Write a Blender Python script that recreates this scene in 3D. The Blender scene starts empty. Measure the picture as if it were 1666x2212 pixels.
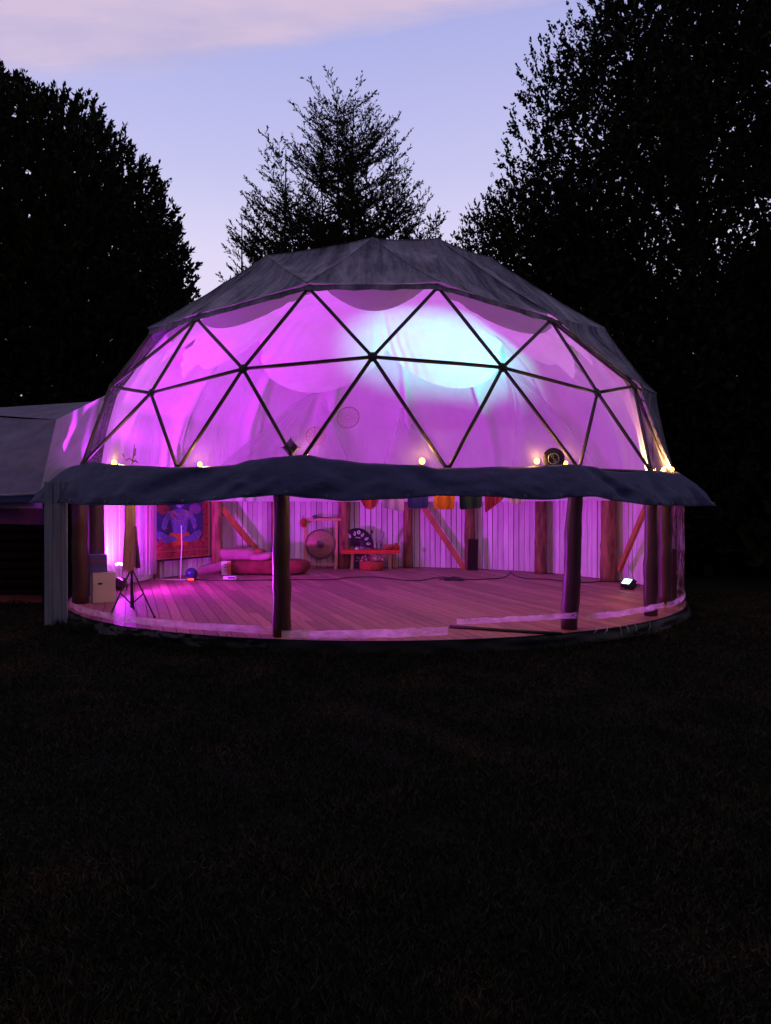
import bpy, bmesh, math, random
import numpy as np
from mathutils import Vector, Matrix, noise as mnoise
random.seed(7); rng = np.random.default_rng(7)
sc = bpy.context.scene
COL = sc.collection
PI = math.pi

# ------------------------------------------------------------------ camera, sky, exposure
FPX = 1610.0                     # focal length in pixels of a 1666x2212 picture
PITCH = -0.006
FLOOR = 0.14                     # top of the wooden floor above the ground
K = 4.7                          # radius of the dome frame's widest visible ring, metres
CAMZ = FLOOR + 0.32 * K
CX, CY = -0.0315 * K, 2.9 * K    # centre of the dome
cam = bpy.data.cameras.new('camera'); camo = bpy.data.objects.new('camera', cam); COL.objects.link(camo)
cam.sensor_fit = 'VERTICAL'; cam.sensor_height = 36.0; cam.lens = 36.0 * FPX / 2212.0
cam.clip_start = 0.05; cam.clip_end = 2000
camo.location = (0, 0, CAMZ); camo.rotation_euler = (PI / 2 + PITCH, 0, 0)
sc.camera = camo
sc.view_settings.view_transform = 'Standard'; sc.view_settings.look = 'None'
sc.view_settings.exposure = 0.0; sc.view_settings.gamma = 1.0
sc.view_settings.use_curve_mapping = False
sc.render.engine = 'CYCLES'
cy = sc.cycles
cy.use_denoising = True; cy.max_bounces = 14; cy.diffuse_bounces = 6; cy.glossy_bounces = 3
cy.transmission_bounces = 8; cy.transparent_max_bounces = 24
cy.caustics_reflective = False; cy.caustics_refractive = False
cy.sample_clamp_indirect = 6.0; cy.use_light_tree = True

W = bpy.data.worlds.new("World"); sc.world = W; W.use_nodes = True
nt = W.node_tree; N = nt.nodes; L = nt.links; N.clear()
def wn(t, **k):
    n = N.new(t)
    for a, b in k.items(): setattr(n, a, b)
    return n
def wmath(op, a, b=None, c=None, clamp=False):
    n = N.new('ShaderNodeMath'); n.operation = op; n.use_clamp = clamp
    for i, v in enumerate((a, b, c)):
        if v is None: continue
        if isinstance(v, (int, float)): n.inputs[i].default_value = v
        else: L.new(v, n.inputs[i])
    return n.outputs[0]
def wmix(f, a, b):
    n = N.new('ShaderNodeMix'); n.data_type = 'RGBA'
    for s, v in ((n.inputs[0], f), (n.inputs[6], a), (n.inputs[7], b)):
        if isinstance(v, (int, float)): s.default_value = v
        elif isinstance(v, tuple): s.default_value = (*v, 1)
        else: L.new(v, s)
    return n.outputs[2]
tc = wn('ShaderNodeTexCoord'); sep = wn('ShaderNodeSeparateXYZ'); L.new(tc.outputs['Generated'], sep.inputs[0])
dx, dy, dz = sep.outputs
ramp = wn('ShaderNodeValToRGB'); cr = ramp.color_ramp
stops = [(0.0, (.60, .50, .66)), (.22, (.83, .74, .94)), (.32, (.74, .69, .93)), (.41, (.56, .56, .88)), (.52, (.44, .46, .82)), (.62, (.36, .38, .72)), (1.0, (.12, .14, .34))]
while len(cr.elements) < len(stops): cr.elements.new(0.5)
for e, (p, c) in zip(cr.elements, stops): e.position = p; e.color = (*c, 1)
L.new(wmath('MAXIMUM', dz, 0.0), ramp.inputs[0])
# afterglow is warmer a little right of the view direction, the sky dims away from it
warm = wmath('MULTIPLY', wmath('ADD', wmath('MULTIPLY', dx, 1.6), 0.25, clamp=True), wmath('SUBTRACT', 0.75, wmath('MULTIPLY', dz, 1.3), clamp=True))
base = wmix(warm, ramp.outputs[0], (.80, .70, .93))
zz = wmath('MAXIMUM', dz, 0.03)
px_, py_ = wmath('DIVIDE', dx, zz), wmath('DIVIDE', dy, zz)
cmb = wn('ShaderNodeCombineXYZ'); L.new(px_, cmb.inputs[0]); L.new(py_, cmb.inputs[1])
def wnoise(scale, detail, rough, vec, dist=0.0):
    n = wn('ShaderNodeTexNoise'); n.inputs['Scale'].default_value = scale; n.inputs['Detail'].default_value = detail
    n.inputs['Roughness'].default_value = rough; n.inputs['Distortion'].default_value = dist; L.new(vec, n.inputs['Vector']); return n.outputs[0]
mp = wn('ShaderNodeMapping'); mp.inputs['Scale'].default_value = (1.0, 2.6, 1); mp.inputs['Location'].default_value = (3.1, .7, 0); mp.inputs['Rotation'].default_value = (0, 0, .25); L.new(cmb.outputs[0], mp.inputs[0])
n1 = wnoise(1.7, 8, .58, mp.outputs[0]); n2 = wnoise(.9, 3, .5, cmb.outputs[0])
edge = wmath('SUBTRACT', 1.745, py_)
edge = wmath('SUBTRACT', edge, wmath('MULTIPLY', wmath('MAXIMUM', wmath('ADD', px_, 0.5), 0.0), 0.34))
edge = wmath('ADD', edge, wmath('MULTIPLY', wmath('SUBTRACT', n1, 0.5), .22))
cm = wmath('MULTIPLY', edge, 11.0, clamp=True)
cm = wmath('MULTIPLY', cm, wmath('ADD', wmath('MULTIPLY', n2, 1.0), .30, clamp=True))
cloudcol = wmix(wmath('MULTIPLY', wmath('SUBTRACT', n1, .38), 3.2, clamp=True), (.52, .46, .67), (.78, .58, .72))
skyc = wmix(cm, base, cloudcol)
dim = wmath('ADD', wmath('MULTIPLY', wmath('ADD', wmath('MULTIPLY', dy, .75), .45, clamp=True), .80), .20)
hsv = wn('ShaderNodeVectorMath'); hsv.operation = 'SCALE'; L.new(skyc, hsv.inputs[0]); L.new(dim, hsv.inputs['Scale'])
# the lower half of the sphere is dark earth
low = wmath('MULTIPLY', wmath('ADD', dz, .02), 50.0, clamp=True)
fin = wmix(low, (.004, .004, .005), hsv.outputs[0])
bg = wn('ShaderNodeBackground'); L.new(fin, bg.inputs[0]); bg.inputs[1].default_value = 1.0
out = wn('ShaderNodeOutputWorld'); L.new(bg.outputs[0], out.inputs[0])
try: W.cycles.sampling_method = 'MANUAL'; W.cycles.sample_map_resolution = 512
except Exception: pass

# ------------------------------------------------------------------ placing helpers
def ray(u, v):
    x = (u - 833) / FPX; z = -(v - 1106) / FPX
    return Vector((x, math.cos(PITCH) - z * math.sin(PITCH), math.sin(PITCH) + z * math.cos(PITCH)))
def F(u, v, h=FLOOR):                       # the point of the horizontal plane z=h seen there
    q = ray(u, v); t = (h - CAMZ) / q.z
    return Vector((q.x * t, q.y * t, h))
def D(u, v, depth):                         # the point at that distance along +Y
    q = ray(u, v); t = depth / q.y
    return Vector((q.x * t, depth, CAMZ + q.z * t))
def cyl(u, v, r, back=False):               # the point on a vertical cylinder about the dome's axis
    q = ray(u, v); r = r * K
    a = q.x ** 2 + q.y ** 2; b = -2 * (q.x * CX + q.y * CY); c = CX ** 2 + CY ** 2 - r * r
    disc = b * b - 4 * a * c
    if disc < 0: disc = 0
    t = (-b + (1 if back else -1) * math.sqrt(disc)) / (2 * a)
    return Vector((q.x * t, q.y * t, CAMZ + q.z * t))
def azof(p): return math.atan2(p.x - CX, -(p.y - CY))
def pol(r, az, z): return Vector((CX + r * K * math.sin(az), CY - r * K * math.cos(az), z))
def lerp(a, b, t): return a + (b - a) * t
def nz(x, y=0, z=0): return mnoise.noise(Vector((x, y, z)))

# ------------------------------------------------------------------ materials
def mat(name, color, rough=.7, var=.25, scale=6, bump=.15, bscale=None, stretch=(1, 1, 1), spec=.3, metal=0, color2=None, transl=0, alpha=None, coat=0, coords='Object', detail=6, island=0.0, bdist=.02, emit=None, estr=0, sheen=0):
    m = bpy.data.materials.new(name); m.use_nodes = True
    t = m.node_tree; n = t.nodes; l = t.links; b = n['Principled BSDF']; o = n['Material Output']
    b.inputs['Roughness'].default_value = rough; b.inputs['Specular IOR Level'].default_value = spec; b.inputs['Metallic'].default_value = metal
    b.inputs['Coat Weight'].default_value = coat
    c = n.new('ShaderNodeTexCoord'); mp = n.new('ShaderNodeMapping'); mp.inputs['Scale'].default_value = stretch
    l.new(c.outputs[coords], mp.inputs[0])
    ns = n.new('ShaderNodeTexNoise'); ns.inputs['Scale'].default_value = scale; ns.inputs['Detail'].default_value = detail; ns.inputs['Roughness'].default_value = .62
    l.new(mp.outputs[0], ns.inputs['Vector'])
    rp = n.new('ShaderNodeValToRGB'); lo = color2 or tuple(x * (1 - var) for x in color); hi = tuple(min(1, x * (1 + var * .5)) for x in color) if color2 is None else color
    rp.color_ramp.elements[0].position = .32; rp.color_ramp.elements[1].position = .68
    rp.color_ramp.elements[0].color = (*lo, 1); rp.color_ramp.elements[1].color = (*hi, 1)
    l.new(ns.outputs[0], rp.inputs[0]); csock = rp.outputs[0]
    if island:
        oi = n.new('ShaderNodeObjectInfo'); mr = n.new('ShaderNodeMapRange'); mr.inputs['To Min'].default_value = 1 - island; mr.inputs['To Max'].default_value = 1 + island * .6
        l.new(oi.outputs['Random'], mr.inputs[0])
        vm = n.new('ShaderNodeVectorMath'); vm.operation = 'SCALE'; l.new(csock, vm.inputs[0]); l.new(mr.outputs[0], vm.inputs['Scale']); csock = vm.outputs[0]
    l.new(csock, b.inputs['Base Color'])
    if bump:
        bp = n.new('ShaderNodeBump'); bp.inputs['Strength'].default_value = bump; bp.inputs['Distance'].default_value = bdist
        if bscale:
            nb = n.new('ShaderNodeTexNoise'); nb.inputs['Scale'].default_value = bscale; nb.inputs['Detail'].default_value = 5; l.new(mp.outputs[0], nb.inputs['Vector']); l.new(nb.outputs[0], bp.inputs['Height'])
        else: l.new(ns.outputs[0], bp.inputs['Height'])
        l.new(bp.outputs[0], b.inputs['Normal'])
    sh = b.outputs[0]
    if transl:
        tr = n.new('ShaderNodeBsdfTranslucent'); l.new(csock, tr.inputs[0])
        if bump: l.new(bp.outputs[0], tr.inputs['Normal'])
        mx = n.new('ShaderNodeMixShader'); mx.inputs[0].default_value = transl; l.new(sh, mx.inputs[1]); l.new(tr.outputs[0], mx.inputs[2]); sh = mx.outputs[0]
    if alpha is not None:
        tp = n.new('ShaderNodeBsdfTransparent'); mx = n.new('ShaderNodeMixShader'); mx.inputs[0].default_value = alpha
        l.new(tp.outputs[0], mx.inputs[1]); l.new(sh, mx.inputs[2]); sh = mx.outputs[0]
    if emit:
        b.inputs['Emission Color'].default_value = (*emit, 1); b.inputs['Emission Strength'].default_value = estr
    l.new(sh, o.inputs[0]); m.cycles.emission_sampling = 'AUTO'
    return m

def plastic_film(name, milk=.04, gloss=.06, rough=.12, bscale=1.6, bstr=.6, stretch=(1, 1, .25), streak=0.0):
    m = bpy.data.materials.new(name); m.use_nodes = True
    t = m.node_tree; n = t.nodes; l = t.links; n.clear(); o = n.new('ShaderNodeOutputMaterial')
    c = n.new('ShaderNodeTexCoord'); mp = n.new('ShaderNodeMapping'); mp.inputs['Scale'].default_value = stretch; l.new(c.outputs['Object'], mp.inputs[0])
    ns = n.new('ShaderNodeTexNoise'); ns.inputs['Scale'].default_value = bscale; ns.inputs['Detail'].default_value = 4; l.new(mp.outputs[0], ns.inputs['Vector'])
    bp = n.new('ShaderNodeBump'); bp.inputs['Strength'].default_value = bstr; bp.inputs['Distance'].default_value = .15; l.new(ns.outputs[0], bp.inputs['Height'])
    tp = n.new('ShaderNodeBsdfTransparent'); tp.inputs[0].default_value = (.985, .985, .985, 1)
    gl = n.new('ShaderNodeBsdfGlossy'); gl.inputs['Roughness'].default_value = rough; gl.inputs['Color'].default_value = (.9, .9, .9, 1); l.new(bp.outputs[0], gl.inputs['Normal'])
    df = n.new('ShaderNodeBsdfTranslucent'); df.inputs[0].default_value = (.85, .85, .85, 1)
    fr = n.new('ShaderNodeFresnel'); fr.inputs[0].default_value = 1.3
    g = n.new('ShaderNodeMath'); g.operation = 'MULTIPLY'; l.new(fr.outputs[0], g.inputs[0]); g.inputs[1].default_value = gloss * 14
    g.use_clamp = True
    m1 = n.new('ShaderNodeMixShader'); 
    n3 = n.new('ShaderNodeTexNoise'); n3.inputs['Scale'].default_value = 2.3; n3.inputs['Detail'].default_value = 7; n3.inputs['Roughness'].default_value = .7; l.new(mp.outputs[0], n3.inputs['Vector'])
    mr = n.new('ShaderNodeMapRange'); mr.inputs['From Min'].default_value = .35; mr.inputs['From Max'].default_value = .75; mr.inputs['To Min'].default_value = milk * .4; mr.inputs['To Max'].default_value = milk * 1.6 + streak; l.new(n3.outputs[0], mr.inputs[0])
    l.new(mr.outputs[0], m1.inputs[0]); l.new(tp.outputs[0], m1.inputs[1]); l.new(df.outputs[0], m1.inputs[2])
    m2 = n.new('ShaderNodeMixShader'); l.new(g.outputs[0], m2.inputs[0]); l.new(m1.outputs[0], m2.inputs[1]); l.new(gl.outputs[0], m2.inputs[2])
    l.new(m2.outputs[0], o.inputs[0]); return m

def emis(name, color, strength):
    m = bpy.data.materials.new(name); m.use_nodes = True; n = m.node_tree.nodes; n.clear()
    e = n.new('ShaderNodeEmission'); e.inputs[0].default_value = (*color, 1); e.inputs[1].default_value = strength
    o = n.new('ShaderNodeOutputMaterial'); m.node_tree.links.new(e.outputs[0], o.inputs[0]); return m

M = dict(
    cover=mat('grey_canvas', (.27, .25, .34), .85, .45, 2.2, .45, 9, (1.6, 1.6, .22), spec=.15, color2=(.10, .09, .14), detail=10),
    valance=mat('blue_tarp', (.052, .057, .155), .68, .35, 2.6, .55, 4.5, (1, 1, 1.6), bdist=.05, spec=.2),
    eyelet=mat('dull_eyelet', (.20, .19, .22), .4, .1, 8, 0, spec=.5),
    black=mat('black_metal', (.012, .011, .013), .5, .2, 8, .05, spec=.4),
    strut=mat('dark_strut', (.010, .008, .012), .55, .3, 12, .1, spec=.35),
    liner=mat('white_cotton', (.84, .82, .84), .9, .06, 3, .6, 2.6, (1, 1, .22), bdist=.08, transl=.38, spec=.05),
    liner2=mat('white_cotton_canopy', (.82, .79, .82), .9, .06, 3, .35, 2.6, (1, 1, .22), bdist=.07, transl=.22, spec=.05),
    sheer=mat('sheer_voile', (.66, .63, .68), .9, .1, 3, .1, 40, transl=.5, spec=.05, alpha=.42),
    log=mat('peeled_log_shaded', (.085, .032, .018), .42, .5, 9, .6, 14, (1, 1, .12), spec=.5, color2=(.03, .012, .009), island=.25),  # same timber as the back posts, unlit outer side darkened in the colour
    log_lit=mat('peeled_log_lit', (.40, .19, .105), .7, .5, 9, .9, 16, (1, 1, .2), spec=.2, color2=(.085, .03, .02), island=.3),  # lit copy of the log colour, for the back posts
    brace=mat('red_brown_beam', (.46, .16, .06), .55, .3, 8, .3, 20, (1, 1, .2), spec=.25),
    board=mat('white_washed_board', (.84, .75, .84), .8, .18, 4, .3, 22, (3, 3, .35), spec=.15, island=.2),
    plank=mat('floor_plank', (.41, .165, .18), .58, .3, 7, .18, 26, (5, .35, 1), spec=.2, color2=(.27, .10, .11), island=.34, coords='Object'),
    ground=mat('dark_soil', (.008, .008, .006), .95, .5, .8, .3, 30, spec=.05),
    bark=mat('tree_bark', (.05, .04, .032), .9, .4, 5, .5, spec=.1),
    leafa=mat('dark_evergreen_leaf', (.022, .030, .014), .7, .4, .5, 0, spec=.1),
    leafb=mat('small_leaf', (.030, .036, .018), .7, .4, .5, 0, spec=.1, transl=.25),
    film=plastic_film('clear_film', .022, .015),
    sheet=plastic_film('clear_sheet', .012, .045, .06, 2.4, .9, (1, 1, .12)),
    hem=plastic_film('milky_film', .45, .03, .3, 7, .8, (1, 1, 2.5), streak=.30),
    skirt=mat('black_plastic', (.010, .010, .016), .5, .3, 9, .4, spec=.22),
    canvas=mat('annex_canvas', (.24, .22, .33), .9, .25, 3, .3, 60, transl=.10, spec=.1),
    canvas_thin=mat('thin_canvas', (.70, .66, .72), .9, .15, 3, .2, 60, transl=.55, spec=.1),
    darkwood=mat('dark_log_wall', (.022, .014, .011), .9, .4, 6, .4, spec=.1),
    reddirt=mat('red_cloth', (.20, .05, .04), .9, .4, 6, .2, spec=.1),
    exterior=mat('pale_blue_board', (.29, .32, .46), .85, .3, 6, .5, 30, (4, 4, .2), spec=.1, island=.1),
    box=mat('white_cardboard', (.62, .55, .60), .8, .08, 5, .05),
    bluebox=mat('dark_blue_crate', (.07, .06, .26), .55, .2, 6, .05),
    blue2=mat('violet_fabric', (.16, .05, .22), .8, .2, 6, .05),
    beige=mat('ochre_cloth', (.60, .43, .33), .9, .3, 5, .35, 14, (3, 3, .5), transl=.45, spec=.05),
    redcloth=mat('red_weave', (.36, .05, .06), .85, .6, 16, .2, spec=.1),
    gold=mat('gold_trim', (.32, .16, .07), .6, .3, 20, .1),
    skyblue=mat('blue_paint', (.15, .16, .42), .8, .5, 22, .05, color2=(.07, .03, .20)),
    navy=mat('navy_paint', (.03, .03, .12), .8, .3, 8, .05),
    mattress=mat('maroon_blanket', (.22, .05, .05), .95, .4, 9, .5, 30, spec=.05),
    terra=mat('terracotta_blanket', (.36, .10, .07), .95, .35, 9, .5, 30, spec=.05),
    rose=mat('rose_cushion', (.48, .20, .30), .9, .2, 6, .2, spec=.05),
    pine=mat('pale_pine', (.60, .33, .18), .55, .2, 8, .1, stretch=(1, 1, .2)),
    bronze=mat('hammered_bronze', (.34, .21, .14), .38, .35, 14, .5, 40, metal=.75, color2=(.22, .13, .10)),
    bronzedark=mat('dark_bronze', (.14, .09, .10), .4, .3, 14, .3, metal=.6),
    orange=mat('orange_cloth', (.55, .13, .02), .85, .15, 8, .1, transl=.2),
    redflag=mat('red_cloth_flag', (.50, .06, .06), .85, .15, 8, .1, transl=.4),
    lilac=mat('lilac_cloth_flag', (.50, .30, .55), .85, .1, 8, .1, transl=.45),
    navyflag=mat('blue_cloth_flag', (.02, .02, .22), .5, .1, 8, .1, transl=.2),
    greenflag=mat('green_cloth_flag', (.012, .05, .05), .85, .1, 8, .1, transl=.1),
    white=mat('white_paint', (.78, .74, .76), .6, .05, 8, .02),
    dark=mat('dark_plastic', (.015, .014, .020), .4, .1, 8, .03),
    glass=plastic_film('clear_glass', .12, .10, .03, 6, .3, (1, 1, 1)),
    orangebox=mat('orange_card', (.55, .16, .04), .7, .1, 8, .03),
    wicker=mat('red_basket', (.40, .06, .03), .8, .4, 30, .5),
    petal=mat('dried_petals', (.55, .22, .22), .9, .5, 20, .1),
    bulb=emis('warm_bulb', (1.0, .46, .09), 6.5),
    flood=emis('flood_lens', (.55, 1.0, .93), 5.0),
    par=emis('purple_lens', (.90, .35, 1.0), 14.0),
    redled=emis('red_led', (1.0, .04, .02), 5.0),
)

def polar_canvas():
    m = mat('streaked_canvas', (.27, .25, .34), .88, .4, 1.0, 0, spec=.12); t = m.node_tree; n = t.nodes; l = t.links; b = n['Principled BSDF']
    c = n.new('ShaderNodeTexCoord'); s = n.new('ShaderNodeSeparateXYZ'); l.new(c.outputs['Object'], s.inputs[0])
    def mt(op, a, b_=None):
        q = n.new('ShaderNodeMath'); q.operation = op
        for i, v in enumerate((a, b_)):
            if v is None: continue
            if isinstance(v, (int, float)): q.inputs[i].default_value = v
            else: l.new(v, q.inputs[i])
        return q.outputs[0]
    ang = mt('ARCTAN2', s.outputs[0], s.outputs[1]); rad = mt('POWER', mt('ADD', mt('MULTIPLY', s.outputs[0], s.outputs[0]), mt('MULTIPLY', s.outputs[1], s.outputs[1])), .5)
    cmb = n.new('ShaderNodeCombineXYZ'); l.new(mt('MULTIPLY', mt('SINE', ang), 9.0), cmb.inputs[0]); l.new(mt('MULTIPLY', mt('COSINE', ang), 9.0), cmb.inputs[1]); l.new(mt('MULTIPLY', rad, .55), cmb.inputs[2])
    def ns(sc, vec, det=8, rough=.7):
        q = n.new('ShaderNodeTexNoise'); q.inputs['Scale'].default_value = sc; q.inputs['Detail'].default_value = det; q.inputs['Roughness'].default_value = rough; l.new(vec, q.inputs['Vector']); return q.outputs[0]
    a = ns(2.2, cmb.outputs[0]); d = ns(1.1, c.outputs['Object'], 5, .6); e = ns(22, c.outputs['Object'], 4, .6)
    f = mt('ADD', mt('ADD', mt('MULTIPLY', a, .62), mt('MULTIPLY', d, .28)), mt('MULTIPLY', e, .12))
    r = n.new('ShaderNodeValToRGB'); r.color_ramp.elements[0].position = .42; r.color_ramp.elements[1].position = .62; r.color_ramp.elements[0].color = (.085, .080, .135, 1); r.color_ramp.elements[1].color = (.36, .345, .47, 1)
    l.new(f, r.inputs[0]); l.new(r.outputs[0], b.inputs['Base Color'])
    bp = n.new('ShaderNodeBump'); bp.inputs['Strength'].default_value = .45; bp.inputs['Distance'].default_value = .05; l.new(a, bp.inputs['Height']); l.new(bp.outputs[0], b.inputs['Normal'])
    return m
M['cover'] = polar_canvas()

# ------------------------------------------------------------------ mesh builder
class MB:
    def __init__(s): s.v = []; s.f = []
    def add(s, vs, fs):
        o = len(s.v); s.v += [Vector(v) for v in vs]; s.f += [tuple(i + o for i in f) for f in fs]; return s
    def box(s, c, size, rot=None, taper=1.0):
        x, y, z = (a / 2 for a in size); c = Vector(c)
        vs = [Vector((sx * x * (taper if sz > 0 else 1), sy * y * (taper if sz > 0 else 1), sz * z)) for sz in (-1, 1) for sy in (-1, 1) for sx in (-1, 1)]
        if rot is not None: vs = [rot @ v for v in vs]
        return s.add([c + v for v in vs], [(0, 2, 3, 1), (4, 5, 7, 6), (0, 1, 5, 4), (1, 3, 7, 5), (3, 2, 6, 7), (2, 0, 4, 6)])
    def beam(s, a, b, w, h, up=(0, 0, 1)):
        a = Vector(a); b = Vector(b); d = (b - a); ln = d.length; d.normalize(); u = Vector(up)
        sx = d.cross(u); sx = sx.normalized() if sx.length > 1e-4 else Vector((1, 0, 0)); uy = sx.cross(d)
        R = Matrix((sx, d, uy)).transposed()
        return s.box((a + b) / 2, (w, ln, h), R)
    def tube(s, pts, r, n=8, cap=True):
        pts = [Vector(p) for p in pts]; rs = r if isinstance(r, (list, tuple)) else [r] * len(pts)
        vs = []; a = None
        for i, p in enumerate(pts):
            d = (pts[min(i + 1, len(pts) - 1)] - pts[max(i - 1, 0)]).normalized()
            if a is None: a = d.cross(Vector((0, 0, 1)) if abs(d.z) < .9 else Vector((1, 0, 0)))
            else: a = a - d * a.dot(d)
            a.normalize(); b = d.cross(a)
            for k in range(n):
                t = 2 * PI * k / n; vs.append(p + (a * math.cos(t) + b * math.sin(t)) * rs[i])
        fs = []
        for i in range(len(pts) - 1):
            for k in range(n):
                k2 = (k + 1) % n; fs.append((i * n + k, i * n + k2, (i + 1) * n + k2, (i + 1) * n + k))
        if cap: fs += [tuple(range(n))[::-1], tuple((len(pts) - 1) * n + k for k in range(n))]
        return s.add(vs, fs)
    def lathe(s, prof, n=24, c=(0, 0, 0), rot=None):
        c = Vector(c); vs = []
        for r, z in prof:
            for k in range(n):
                t = 2 * PI * k / n; v = Vector((r * math.cos(t), r * math.sin(t), z)); vs.append(c + (rot @ v if rot is not None else v))
        fs = [(i * n + k, i * n + (k + 1) % n, (i + 1) * n + (k + 1) % n, (i + 1) * n + k) for i in range(len(prof) - 1) for k in range(n)]
        return s.add(vs, fs)
    def ball(s, c, r, n=12, sq=(1, 1, 1), rot=None, bumpy=0):
        prof = [(max(1e-4, math.sin(PI * i / (n // 2))), -math.cos(PI * i / (n // 2))) for i in range(n // 2 + 1)]
        c = Vector(c); vs = []
        for pr, pz in prof:
            for k in range(n):
                t = 2 * PI * k / n; v = Vector((pr * math.cos(t) * sq[0], pr * math.sin(t) * sq[1], pz * sq[2])) * r
                if bumpy: v *= 1 + bumpy * mnoise.noise(v * (2.2 / r) + c)
                vs.append(c + (rot @ v if rot is not None else v))
        fs = [(i * n + k, i * n + (k + 1) % n, (i + 1) * n + (k + 1) % n, (i + 1) * n + k) for i in range(len(prof) - 1) for k in range(n)]
        return s.add(vs, fs)
    def grid(s, fn, nu, nv, close=False):
        o = [fn(i / (nu - (0 if close else 1)), j / (nv - 1)) for j in range(nv) for i in range(nu)]
        fs = []
        for j in range(nv - 1):
            for i in range(nu if close else nu - 1):
                i2 = (i + 1) % nu; fs.append((j * nu + i, j * nu + i2, (j + 1) * nu + i2, (j + 1) * nu + i))
        return s.add(o, fs)
    def build(s, name, m, parent=None, smooth=False, thick=0, **tags):
        off = parent_world(parent) if parent else Vector((0, 0, 0))
        base = Vector((0, 0, 0))
        if not parent:
            xs = [v.x for v in s.v]; ys = [v.y for v in s.v]; zs = [v.z for v in s.v]
            base = Vector(((min(xs) + max(xs)) / 2, (min(ys) + max(ys)) / 2, min(zs))); off = base
        me = bpy.data.meshes.new(name); me.from_pydata([tuple(v - off) for v in s.v], [], s.f)
        me.validate(); me.materials.append(M[m] if isinstance(m, str) else m)
        if smooth: me.polygons.foreach_set('use_smooth', [True] * len(me.polygons))
        o = bpy.data.objects.new(name, me); COL.objects.link(o)
        if parent: o.parent = parent
        else: o.location = base
        if thick:
            md = o.modifiers.new('thick', 'SOLIDIFY'); md.thickness = thick
        for k, v in tags.items(): o[k] = v
        return o
def parent_world(o):
    v = Vector(o.location)
    while o.parent: o = o.parent; v = v + Vector(o.location)
    return v
def empty(name, loc, label=None, category=None, group=None, kind=None):
    o = bpy.data.objects.new(name, None); COL.objects.link(o); o.location = loc; o.empty_display_size = .2
    if label: o['label'] = label
    if category: o['category'] = category
    if group: o['group'] = group
    if kind: o['kind'] = kind
    return o
def lamp(name, typ, loc, parent=None, **k):
    l = bpy.data.lights.new(name, typ)
    for a, b in k.items(): setattr(l, a, b)
    o = bpy.data.objects.new(name, l); COL.objects.link(o); o.location = Vector(loc) - (parent_world(parent) if parent else Vector((0, 0, 0)))
    if parent: o.parent = parent
    return o
def aim(o, frm, to):
    o.rotation_euler = (Vector(to) - Vector(frm)).to_track_quat('-Z', 'Y').to_euler()
def rotz(a): return Matrix.Rotation(a, 3, 'Z')

# ------------------------------------------------------------------ ground
def gheight(x, y):
    r = math.hypot(x - CX, y - CY)
    flat = min(1, max(0, (r - 1.12 * K) / 2.5))
    return (.035 * nz(x * .5, y * .5, 1.3) + .12 * nz(x * .11, y * .11, 7.7)) * flat - .004
mb = MB()
def gl(a):   # non-uniform spacing, fine near the camera
    s = a * 2 - 1; return 260 * (abs(s) ** 2.6) * (1 if s > 0 else -1)
mb.grid(lambda a, b: Vector((gl(a), gl(b) + 8, gheight(gl(a), gl(b) + 8))), 150, 150)
ground = mb.build('ground', 'ground', smooth=True, kind='structure')

def leafmesh(name, P, Dr, Ln, Wd, m, parent=None, Nrm=None, **tags):
    n = len(P); Dr = Dr / (np.linalg.norm(Dr, axis=1, keepdims=True) + 1e-9)
    if Nrm is None: Nrm = rng.normal(size=(n, 3))
    S = np.cross(Dr, Nrm); S /= (np.linalg.norm(S, axis=1, keepdims=True) + 1e-9)
    off = np.array(parent_world(parent)) if parent else np.zeros(3)
    base = np.zeros(3)
    if not parent: base = np.array([P[:, 0].mean(), P[:, 1].mean(), P[:, 2].min()]); off = base
    P = P - off; Ln = Ln[:, None]; Wd = Wd[:, None]
    V = np.stack([P, P + Dr * Ln * .45 + S * Wd * .5, P + Dr * Ln, P + Dr * Ln * .45 - S * Wd * .5], 1).reshape(-1, 3)
    me = bpy.data.meshes.new(name); me.vertices.add(4 * n); me.vertices.foreach_set('co', V.astype(np.float32).ravel())
    me.loops.add(4 * n); me.loops.foreach_set('vertex_index', np.arange(4 * n, dtype=np.int32))
    me.polygons.add(n); me.polygons.foreach_set('loop_start', np.arange(0, 4 * n, 4, dtype=np.int32))
    try: me.polygons.foreach_set('loop_total', np.full(n, 4, dtype=np.int32))
    except Exception: pass
    me.update(calc_edges=True); me.materials.append(M[m])
    o = bpy.data.objects.new(name, me); COL.objects.link(o)
    if parent: o.parent = parent
    else: o.location = base
    for k, v in tags.items(): o[k] = v
    return o

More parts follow.
